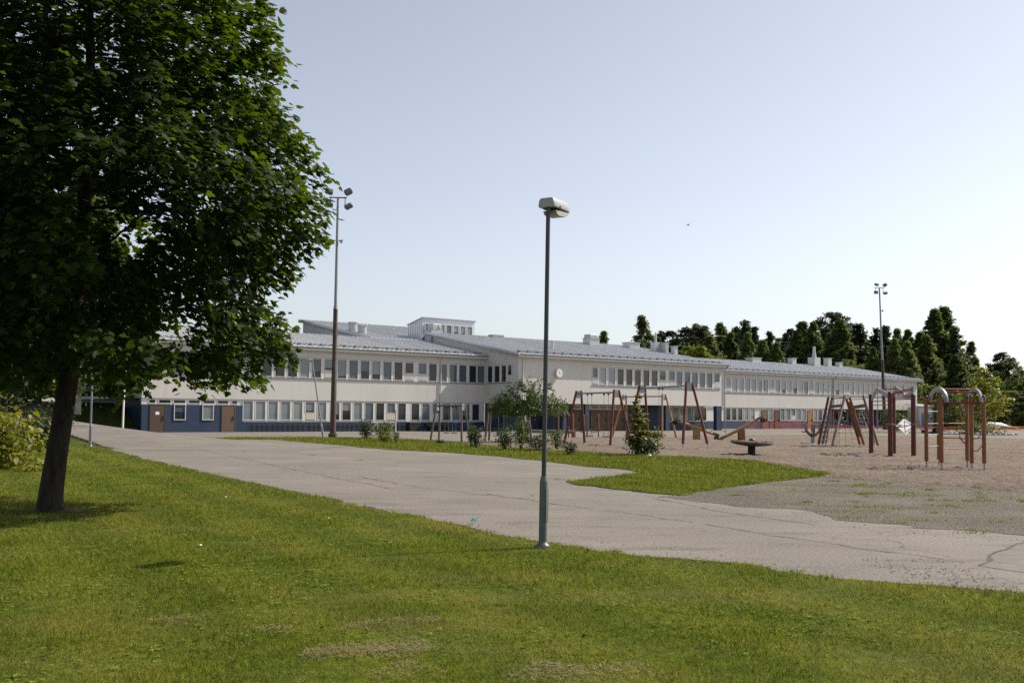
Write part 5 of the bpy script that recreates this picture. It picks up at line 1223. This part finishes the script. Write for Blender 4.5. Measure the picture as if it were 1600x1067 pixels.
def crown(kind, seed, H, Rr, leafmat, n_clump, per, lsize, base=.2, barkm=None):
    """(trunk mesh, crown mesh) at the origin"""
    rng = np.random.default_rng(seed); mb = MB(); C = []
    lean = rng.normal(0, .02, 2)*H
    tp = [Vector((lean[0]*f*f, lean[1]*f*f, H*f)) for f in (0, .15, .35, .6, .8, .97)]; r0 = H*.013
    mb.tube([p-Vector((0,0,.2 if i == 0 else 0)) for i, p in enumerate(tp)], [r0*1.25, r0, r0*.8, r0*.5, r0*.28, r0*.08], 9, cap=False)
    axis = lambda z: np.array([lean[0]*(z/H)**2, lean[1]*(z/H)**2, z])
    if kind == 'spruce':
        z = H*base
        while z < H*.985:
            f = (z-H*base)/(H*(1-base)); R_ = Rr*(1-f)**.85+.15; nb = int(6+5*(1-f))
            for k in range(nb):
                a = rng.uniform(0, 6.283); L = R_*rng.uniform(.7, 1.12); e = axis(z)+np.array([math.cos(a)*L, math.sin(a)*L, -L*.28+.15*L*rng.normal()]); s_ = axis(z)
                for q in np.linspace(.25, 1, max(2, int(L/.55))): C.append((s_+(e-s_)*q, .24*(1.25-q*.5), .8))
            z += H*.028*rng.uniform(.8, 1.2)
    else:
        tries = 0
        while len(C) < n_clump and tries < n_clump*40:
            tries += 1; f = rng.uniform(0, 1)**(.8 if kind in ('birch', 'broad') else 1); z = H*(base+(1-base)*f); th = rng.uniform(0, 6.283)
            if kind == 'pine': pr = math.sqrt(max(0, 1-((f-.45)/.6)**2))
            elif kind == 'birch': pr = min(1, (f+.2)*2.4)*(1-f)**.88*1.22+.01
            elif kind == 'round': pr = math.sqrt(max(0, 1-((f-.42)/.62)**2))
            else: pr = min(1, (f+.3)*2.0)*(1-f)**.92*1.25+.01
            R_ = Rr*pr*(1+(.17 if kind in ('birch', 'broad') else .34)*noise.noise(Vector((math.cos(th)*1.3+seed, math.sin(th)*1.3, f*4))))
            r = R_*rng.uniform(0, 1)**.5*(1+.16*abs(rng.normal())); p = axis(z)+np.array([math.cos(th)*r, math.sin(th)*r, 0])
            if noise.noise(Vector(p*(2.2/Rr))+Vector((seed*3.1, 0, 0))) < (-.24 if kind in ('broad', 'birch') else -.13): continue
            C.append((p, rng.uniform(.35, .9)*(1.0-.45*f), .5 if kind == 'pine' else .8))
        for k in range(0, len(C), max(1, len(C)//42)):
            p = C[k][0]; zb = max(H*base*.6, p[2]-np.linalg.norm(p[:2])*rng.uniform(.6, 1.1)); s_ = axis(zb); m_ = s_*.45+p*.55+np.array([0,0,-.06*H*.2]); mb.tube([s_, m_, p], [r0*.32, r0*.17, r0*.05], 4, cap=False)
    pos, nr, al = [], [], []; cs = Rr/math.sqrt(max(4, n_clump))*2.7
    for c, s_, fl in C:
        k = per if kind != 'spruce' else max(3, per//6); sd = (cs*s_ if kind != 'spruce' else .22)
        q = c+rng.normal(0, 1, (k, 3))*np.array([sd, sd, sd*fl]); out = nvec(q-np.array([0, 0, H*.45]))
        if kind == 'birch': q[:, 2] -= np.abs(rng.normal(0, sd*.7, k))
        pos.append(q); nr.append(nvec(np.array([0,0,.35])+out*.7+rng.normal(0, .6, (k, 3)))); al.append(nvec(out*np.array([1,1,.2])+np.array([0,0,-.5 if kind in ('birch','spruce') else -.1])+rng.normal(0, .5, (k, 3))))
    pos, nr, al = map(np.concatenate, (pos, nr, al)); rng2 = rng.uniform(.6, 1.3, len(pos))*lsize
    return mb.mesh('trunk', barkm or bark2, True, fix=False), leaves_mesh('crown', pos, nr, al, rng2, leafmat, (QV, QF) if lsize < .25 or kind in ('birch','broad','round') else (QV, QF))
PROTO = {}
for nm, args in {
 'birch0': ('birch', 1, 18, 3.0, LMATS['birch'], 460, 70, .27, .22, birch_b), 'birch1': ('birch', 2, 18, 3.3, LMATS['pale'], 330, 60, .25, .25, birch_b), 'birch2': ('birch', 3, 18, 2.4, LMATS['pale'], 210, 50, .24, .3, birch_b),
 'birch3': ('birch', 14, 18, 3.8, LMATS['birch'], 600, 72, .27, .12, birch_b),
 'spruce0': ('spruce', 4, 18, 2.6, LMATS['spruce'], 10, 66, .46, .12, None), 'spruce1': ('spruce', 5, 18, 3.1, LMATS['spruce'], 10, 60, .5, .1, None),
 'pine0': ('pine', 6, 18, 3.2, LMATS['pine'], 240, 84, .30, .45, None), 'pine1': ('pine', 7, 18, 2.8, LMATS['pine'], 120, 76, .30, .55, None),
 'broad0': ('broad', 8, 18, 4.0, LMATS['broad'], 600, 72, .29, .1, None), 'broad1': ('broad', 9, 18, 3.4, LMATS['broad'], 560, 72, .29, .06, None),
 'round0': ('round', 10, 10, 4.2, LMATS['broad'], 500, 64, .26, .02, None), 'round1': ('round', 12, 8, 2.6, leaf_mat('lime_leaf', (.085,.11,.016), (.15,.165,.026), .45, (1.6,1.6,.9), .5, .25, .4), 150, 60, .28, .04, None),
}.items(): PROTO[nm] = crown(*args)
PH = {k: (10 if k == 'round0' else 8 if k == 'round1' else 18) for k in PROTO}
NAMES = dict(birch='birch_tree', spruce='spruce_tree', pine='pine_tree', broad='broadleaf_tree', round='bushy_tree')
tre = random.Random(21)
def tree(proto, px, ytop, d, label, group='trees behind the right wing', wide=1.0, z0=0.0):
    if group == 'trees behind the right wing': d = d*(1.27 if px > 1220 else 1.2 if px > 1120 else 1.06)
    x = (px-800)/1555*d; H = 1.73 + (646+.0078*(px-800)-ytop)/1555*d*1.0 - z0; k = proto.rstrip('0123456789')
    t = thing(NAMES[k], label, 'tree', (x, d, z0), tre.uniform(0, 6.28), group); s = H/PH[proto]
    wide = wide*(1.3 if k in ('birch', 'broad') else 1.12); t.scale = (s*wide, s*wide, s); a, b = PROTO[proto]; obj('trunk', a, t); obj('crown', b, t)
    return t
for a in (
 ('birch2', 932, 516, 175, 'thin treetop just showing over the middle wing roof by a roof vent', 'trees behind the right wing', 1.0),
 ('birch2', 1015, 492, 165, 'tall airy birch at the left end of the wood, standing free against the sky', 'trees behind the right wing', 1.0),
 ('birch1', 1003, 532, 160, 'leafy birch at the foot of the tall airy birch, left end of the wood', 'trees behind the right wing', .8),
 ('birch0', 1030, 528, 170, 'low birch between the tall airy birch and the first dark pine', 'trees behind the right wing', .7),
 ('pine0', 1047, 519, 172, 'first dark pine from the left, over the triple roof vents', 'trees behind the right wing', 1.0),
 ('pine0', 1074, 513, 168, 'second dark pine from the left, with a blunt top', 'trees behind the right wing', 1.1),
 ('birch2', 1093, 506, 180, 'slim airy birch right of the second dark pine', 'trees behind the right wing', 1.1),
 ('birch2', 1112, 507, 176, 'pale airy birch, second of the three thin birches', 'trees behind the right wing', 1.1),
 ('birch1', 1127, 505, 182, 'pale sparse birch with a rounded top left of the pointed spruce', 'trees behind the right wing', 1.0),
 ('birch0', 1112, 525, 160, 'green birch in front of the thin pale birches', 'trees behind the right wing', 1.0),
 ('birch3', 1140, 520, 160, 'full green birch left below the pointed spruce', 'trees behind the right wing', .8),
 ('spruce0', 1162, 497, 178, 'pointed spruce, tallest of the left half of the wood', 'trees behind the right wing', 1.0),
 ('spruce0', 1149, 507, 185, 'dark spruce close behind the left side of the pointed spruce', 'trees behind the right wing', 1.0),
 ('birch3', 1166, 520, 155, 'wide green birch below the pointed spruce', 'trees behind the right wing', .8),
 ('spruce1', 1184, 509, 175, 'dark spruce right of the pointed spruce', 'trees behind the right wing', .9),
 ('spruce1', 1199, 517, 180, 'lower dark spruce beside the dip in the wood', 'trees behind the right wing', .9),
 ('birch3', 1190, 532, 150, 'yellowish birch low in front of the dark spruces', 'trees behind the right wing', .9),
 ('birch3', 1212, 535, 150, 'yellowish birch under the dip in the treetops', 'trees behind the right wing', .8),
 ('spruce1', 1230, 520, 170, 'dark low spruce at the dip in the treetops', 'trees behind the right wing', .8),
 ('birch0', 1250, 503, 165, 'dark full birch right of the dip in the treetops', 'trees behind the right wing', 1.15),
 ('birch3', 1271, 504, 162, 'light birch with a pale trunk above the roof aerial', 'trees behind the right wing', .75),
 ('spruce0', 1290, 507, 172, 'dark spruce filling the gap left of the highest pine', 'trees behind the right wing', 1.0),
 ('pine1', 1308, 489, 176, 'highest pine, its spreading dark top over the lit birch', 'trees behind the right wing', 1.1),
 ('birch3', 1313, 499, 158, 'big lit birch right under the highest pine', 'trees behind the right wing', 1.0),
 ('spruce1', 1341, 504, 170, 'dark spruce right of the big lit birch', 'trees behind the right wing', 1.1),
 ('spruce1', 1368, 512, 178, 'dark spruce just left of the right floodlight mast', 'trees behind the right wing', 1.0),
 ('spruce1', 1387, 508, 172, 'dark spruce just right of the right floodlight mast', 'trees behind the right wing', .9),
 ('birch0', 1405, 514, 176, 'birch top in the back row right of the floodlight mast', 'trees behind the right wing', .8),
 ('birch0', 1422, 515, 170, 'birch in the back row left of the tall dark pair', 'trees behind the right wing', .8),
 ('birch3', 1366, 543, 150, 'low light birch left of the foot of the mast', 'trees behind the right wing', .7),
 ('birch3', 1396, 529, 150, 'light birch right of the mast, front row', 'trees behind the right wing', .8),
 ('birch3', 1417, 534, 148, 'light birch above the right end of the roof', 'trees behind the right wing', .8),
 ('birch0', 1440, 520, 160, 'birch above the right end wall of the school', 'trees behind the right wing', 1.1),
 ('broad1', 1458, 485, 168, 'tall dark tree, left of the two highest at the right', 'trees behind the right wing', 1.0),
 ('broad1', 1474, 482, 172, 'tall dark tree, right of the two highest at the right', 'trees behind the right wing', 1.15),
 ('birch3', 1452, 524, 155, 'lighter birch in front of the tall dark pair', 'trees behind the right wing', 1.0),
 ('spruce0', 1492, 508, 165, 'dark spruce sloping down right of the tall dark pair', 'trees behind the right wing', .8),
 ('birch2', 1508, 533, 175, 'airy birch against the sky right of the dark trees', 'trees behind the right wing', 1.0),
 ('broad0', 1500, 556, 150, 'low dark tree behind the arched climber', 'trees behind the right wing', 1.0),
 ('birch2', 1523, 560, 172, 'small airy tree at the right end of the high wood', 'trees behind the right wing', .9),
 ('pine1', 1568, 551, 190, 'lone pine top poking above the round dark tree', 'trees at the right edge', 1.0),
 ('round0', 1566, 569, 190, 'round dark tree at the right edge under the lone pine top', 'trees at the right edge', 1.0),
 ('round0', 1606, 586, 172, 'dark tree cut by the right edge of the photo', 'trees at the right edge', 1.1),
 ('round0', 1532, 600, 176, 'dark low tree behind the yellow-green layered tree', 'trees at the right edge', 1.0),
 ('round0', 1585, 612, 166, 'dark low tree behind the red and white tarpaulin', 'trees at the right edge', 1.3),
 ('round0', 1650, 588, 165, 'dark tree just beyond the right edge', 'trees at the right edge', 1.1),
 ('spruce0', 1222, 527, 192, 'dark spruce tip in the rear row at the dip in the treetops', 'trees behind the right wing', 1.0),
 ('spruce1', 1240, 512, 195, 'spruce in the rear row left of the dark full birch', 'trees behind the right wing', 1.0),
 ('broad0', 1262, 520, 190, 'dark tree behind the light birch with the pale trunk', 'trees behind the right wing', 1.2),
 ('spruce0', 1328, 512, 192, 'spruce in the rear row right of the highest pine', 'trees behind the right wing', 1.1),
 ('broad0', 1355, 522, 188, 'dark tree filling the gap left of the dark spruce by the mast', 'trees behind the right wing', 1.2),
 ('broad0', 1432, 530, 186, 'dark tree in the rear row above the right end of the roof', 'trees behind the right wing', 1.3),
 ('broad0', 1060, 532, 190, 'dark tree between the two first dark pines', 'trees behind the right wing', 1.2),
 ('pine0', 1086, 522, 192, 'dark pine in the rear row behind the slim airy birch', 'trees behind the right wing', 1.2),
 ('broad0', 1118, 526, 195, 'dark tree behind the three thin birches', 'trees behind the right wing', 1.4),
 ('broad0', 1210, 530, 198, 'dark tree in the rear row left of the dip', 'trees behind the right wing', 1.2),
 ('round1', 1456, 604, 158, 'round yellow-green bush at the right end of the school', 'bushes at the right', 1.0),
 ('round1', 1079, 543, 150, 'yellow-green treetop behind the middle wing roof edge', 'bushes at the right', 1.0),
 ('round0', 1484, 616, 136, 'green bushy tree seen through the arched climber', 'bushes at the right', .8),
 ('birch2', 458, 508, 150, 'small dark treetop left of the rear roof', 'trees on the left bank', .9),
 ): tree(*a)
# left bank: trees seen through and beside the maple
for a in (
 ('birch3', 120, 268, 78, 'bright yellow-green tree shining through the gaps of the maple crown', 'trees on the left bank', 1.0, 1.6),
 ('birch0', 20, 250, 88, 'tall tree behind the maple at the left edge', 'trees on the left bank', 1.2, 2.2),
 ('broad0', 60, 380, 98, 'dark tree behind the maple trunk on the bank', 'trees on the left bank', 1.2, 2.4),
 ('broad1', 185, 384, 122, 'dark tree rising behind the left end of the school', 'trees on the left bank', 1.0, 2.4),
 ('birch3', 228, 440, 130, 'lower tree behind the left end roof of the school', 'trees on the left bank', 1.0, 2.4),
 ('broad0', -20, 420, 75, 'dark tree cut by the left edge of the photo', 'trees on the left bank', 1.2, 1.2),
 ('broad0', 130, 500, 112, 'dark tree behind the footbridge', 'trees on the left bank', 1.3, 2.5),
 ('broad0', 90, 540, 108, 'low dark tree left of the footbridge on the bank', 'trees on the left bank', 1.5, 2.5),
 ): tree(*a)

# --- generic shrubs made of stems with leaves
def shrub(name, label, loc, h, r, n, lsize, mat, seed, cat='shrub', group=None, stems=9, shape=None, up=.7):
    rng = np.random.default_rng(seed); t = thing(name, label, cat, loc, 0, group); mb = MB(); pos, nr, al = [], [], []
    per = n//stems
    for k in range(stems):
        a = rng.uniform(0, 6.283); rr_ = r*rng.uniform(.15, 1)**.7; e = np.array([math.cos(a)*rr_, math.sin(a)*rr_, h*rng.uniform(.55, 1.05)*(1-.35*(rr_/r)**2)]); s_ = e*np.array([.12, .12, 0])
        m_ = s_*.4+e*.6+np.array([0, 0, .12*h]); mb.tube([s_, m_, e], [h*.012, h*.008, h*.003], 4, cap=False)
        f = rng.uniform(.12, 1, per)[:, None]**.8; p = (1-f)**2*s_+2*f*(1-f)*m_+f*f*e; sp = r*.30*(1.15-f*.6)
        q = p+rng.normal(0, 1, (per, 3))*sp*np.array([1, 1, .8]); q[:, 2] = np.maximum(q[:, 2], .05); pos.append(q)
        out = nvec(q-np.array([0, 0, h*.4])); nr.append(nvec(np.array([0, 0, up])+out*.6+rng.normal(0, .45, (per, 3)))); al.append(nvec(out+rng.normal(0, .6, (per, 3))))
    pos, nr, al = map(np.concatenate, (pos, nr, al))
    obj('stems', mb.mesh('stems', bark2, True, fix=False), t); obj('foliage', leaves_mesh('foliage', pos, nr, al, lsize*rng.uniform(.6, 1.25, len(pos)), mat, shape or (QV, QF)), t); return t
OV = np.array([(0,0,0),(.24,.18,-.03),(.36,.45,-.06),(.22,.78,-.10),(0,1,-.16),(-.22,.78,-.10),(-.36,.45,-.06),(-.24,.18,-.03)]); OF = np.array([(0,i,i+1) for i in range(1, 7)])
shrub('leafy_shrub', 'sunlit shrub with big yellow-green leaves at the left edge of the lawn', (-15.1, 28.9, 0), 1.75, 1.45, 1500, .20, LMATS['yellow'], 31, stems=22, shape=(OV, OF))
shrub('leafy_shrub', 'low sprig of yellow-green leaves on the lawn beside the big-leaved shrub', (-13.3, 27.9, 0), .5, .5, 90, .16, LMATS['yellow'], 32, stems=6, shape=(OV, OF))
shrub('dark_shrub', 'dark shrub behind the big-leaved shrub, left of the maple trunk', (-19.3, 41, 0), 2.0, 1.1, 1400, .13, LMATS['bushdark'], 33, stems=14)
shrub('dark_shrub', 'grey-green shrub on the bank above the big-leaved shrub', (-24.8, 47.5, 0), 1.9, 1.6, 1400, .14, LMATS['bushdark'], 34, stems=14)
shrub('small_shrub', 'small round dark shrub on the grass right of the rusty mast', (-9.46, 64.6, 0), 1.35, .62, 900, .10, LMATS['bushdark'], 35, group='shrubs on the grass strip', stems=12)
shrub('small_shrub', 'brighter green shrub in front of the small white goal', (-7.6, 59.3, 0), 1.35, .62, 1100, .10, LMATS['bush'], 36, group='shrubs on the grass strip', stems=12)
shrub('small_shrub', 'low reddish-green shrub touching the brighter shrub by the goal', (-7.15, 56.8, 0), .8, .42, 380, .09, LMATS['young'], 37, group='shrubs on the grass strip', stems=8)
shrub('small_shrub', 'tiny shrub at the foot of the thin brown pole', (-6.75, 58.2, 0), .75, .3, 240, .08, LMATS['bushdark'], 38, group='shrubs on the grass strip', stems=7)
shrub('small_shrub', 'upright dark shrub right of the low grey swing', (-1.75, 49.6, 0), 1.25, .42, 700, .09, LMATS['bushdark'], 39, group='shrubs on the grass strip', stems=10)
shrub('small_shrub', 'thin leggy shrub standing just above the upright dark shrub', (-2.05, 50.6, 0), 1.7, .3, 140, .09, LMATS['bush'], 40, group='shrubs on the grass strip', stems=5)
shrub('rose_bush', 'tangled bush below the left side of the apple tree', (-.35, 48.0, 0), 1.28, 0.61, 840, .09, LMATS['bushdark'], 41, group='bushes under the apple tree', stems=14)
shrub('rose_bush', 'tall leafy bush in the middle below the apple tree', (.45, 47.0, 0), 1.95, 0.58, 900, .09, LMATS['bush'], 42, group='bushes under the apple tree', stems=12)
shrub('rose_bush', 'dark bush nearest the lamp post, below the apple tree', (1.2, 46.0, 0), 1.01, 0.70, 840, .09, LMATS['bushdark'], 43, group='bushes under the apple tree', stems=14)
shrub('rose_bush', 'light green bush right of the lamp post', (2.2, 48.4, 0), 1.32, 0.41, 489, .09, LMATS['bush'], 44, group='bushes under the apple tree', stems=9)
tw = thing('dried_flower', 'two tall stems with dried brown flower heads right of the lamp post', 'flower', (2.25, 48.2, 0))
for x, h in ((0, 2.05), (.28, 1.75)):
    MB().tube([(x*.3,0,0),(x,0,h)], .012, 5).build('stem', bark2, tw); lump('flower_head', (x,0,h-.1), (.065,.065,.17), M('dried_head', (.12,.075,.045), .8, var=.3), tw, x*9+2, 2, .5)
shrub('young_pine', 'small dark tuft of young growth on the grass right of the lamp post', (2.36, 41.4, 0), .85, .32, 420, .12, LMATS['pine'], 45, cat='sapling', stems=10, shape=(NV_, NF_))
shrub('low_bush', 'dark bush around the foot of the young maple', (5.5, 42.2, 0), .85, .78, 1300, .11, LMATS['bushdark'], 46, stems=16, shape=(OV, OF))
shrub('low_bush', 'leaning sprig right of the young maple', (6.2, 42.3, 0), 1.25, .4, 90, .14, LMATS['young'], 48, stems=3, shape=(OV, OF))
def layered(label, loc, h, r, mat, seed, n, lsize, shape=None, lo=.3, tiers=9, name='layered_tree'):
    rng = np.random.default_rng(seed); t = thing(name, label, 'tree', loc); mb = MB(); mb.tube([(0,0,-.1),(.05,0,h*.5),(0,0,h)], [h*.02,h*.014,h*.003], 8, cap=False); pos, nr, al = [], [], []
    for k in range(tiers):
        f = k/(tiers-1); z = h*(lo+(1-lo)*f*.97); R_ = r*(1.0-.85*f)*(1 if k else .8)
        for j in range(6 if f < .8 else 3):
            a = rng.uniform(0, 6.283); L = R_*rng.uniform(.6, 1.15); e = np.array([math.cos(a)*L, math.sin(a)*L, z+L*.18]); s_ = np.array([0, 0, z-.1*h*(1-f)]); mb.tube([s_, e], [h*.006, h*.002], 4, cap=False)
            m_ = max(8, int(n/(tiers*6)*L/r*1.6)); q = s_+(e-s_)*rng.uniform(.25, 1.05, (m_, 1))+rng.normal(0, 1, (m_, 3))*np.array([.10,.10,.035])*r
            pos.append(q); nr.append(nvec(np.array([0, 0, 1.0])+rng.normal(0, .35, (m_, 3)))); al.append(nvec((e-s_)/L+rng.normal(0, .6, (m_, 3))))
    pos, nr, al = map(np.concatenate, (pos, nr, al)); obj('trunk', mb.mesh('trunk', bark2, True, fix=False), t); obj('crown', leaves_mesh('crown', pos, nr, al, lsize*rng.uniform(.6, 1.25, len(pos)), mat, shape or (OV, OF)), t); return t
layered('yellow-green tree with layered branches at the right, behind the arched climber', (51.3, 108, 0), 7.1, 3.3, LMATS['yellow'], 51, 3200, .34)
y_ = layered('young maple with yellow and reddish leaves in front of the near red swing', (5.30, 42.0, 0), 2.55, .66, LMATS['young'], 47, 900, .16, (LV, LT), .28, 8); y_.name = 'young_maple'; y_['category'] = 'sapling'
# apple tree, grown by the same method as the maple
def apple():
    rng = np.random.default_rng(23); t = thing('apple_tree', 'low spreading apple tree with a bent trunk left of the lamp post', 'tree', (.95, 60.5, 0)); A = []
    tr = [np.array(p) for p in ((0,0,0),(-.05,0,.4),(-.02,0,.8),(-.1,0,1.15),(-.25,0,1.4),(-.2,0,1.7),(-.05,0,2.0))]
    while len(A) < 1000:
        x, y, z = rng.uniform(-2.5, 2.5), rng.uniform(-1.9, 1.9), rng.uniform(1.65, 4.2); q = math.hypot(x/2.6, y/1.9)
        if q > 1 or z > 3.75-1.7*q*q+.9*noise.noise(Vector((x*1.3, y*1.3, 2))) or noise.noise(Vector((x*.9, y*.9, z*1.1))) < -.14: continue
        A.append((x, y, z))
    N, P = colonize(tr, np.array(A), .17, 1.6, .26, 50, rng); me, r, kids = branch_mesh('trunk', N, P, bark2, .006, 2.2, base_r=[.15,.13,.12]); obj('trunk', me, t); pos, nr, al = [], [], []
    for i in range(len(tr), len(N)):
        if r[i] < .018:
            k = 24 if not kids[i] else 13; c = N[i]; out = nvec(c-np.array([0, 0, 2.0]))
            pos.append(c+rng.normal(0, .10, (k, 3))); nr.append(nvec(np.array([0,0,.8])+out*.5+rng.normal(0, .5, (k, 3)))); al.append(nvec(out+rng.normal(0, .7, (k, 3))))
    pos, nr, al = map(np.concatenate, (pos, nr, al)); print('apple leaves', len(pos)); obj('crown', leaves_mesh('crown', pos, nr, al, rng.uniform(.08, .15, len(pos)), LMATS['apple'], (OV, OF)), t)
apple()
# second maple at the left edge, farther off
m2 = thing('maple_tree', 'smaller maple behind the shrub at the left edge, trunk cut by the photo', 'tree', (-25.2, 49.5, 0))
a_, b_ = crown('broad', 61, 11, 3.6, LMATS['bush'], 170, 44, .17, .2, bark); obj('trunk', a_, m2); obj('crown', b_, m2)
shrub('ornamental_bush', 'green bush with a yellow tip beside the square climber, far behind', (46.3, 120, 0), 3.4, 1.5, 1500, .2, LMATS['bush'], 52, stems=12)
for k, (px_, d_, h_, r_, lab) in enumerate(((1490, 152, 3.4, 2.6, 'low green bush behind the arched climber, right of the shed'),(1478, 148, 2.4, 2.0, 'small bush by the orange net behind the arched climber'))):
    shrub('low_bush', lab, ((px_-800)/1555*d_, d_, 0), h_, r_, 1500, .24, LMATS['bushdark'], 70+k, stems=14)
shrub('bed_plant', 'leafy green plants growing in the flower bed', (46.5, 99, .2), 1.0, 2.6, 1200, .2, LMATS['bush'], 81, cat='plants', stems=26)
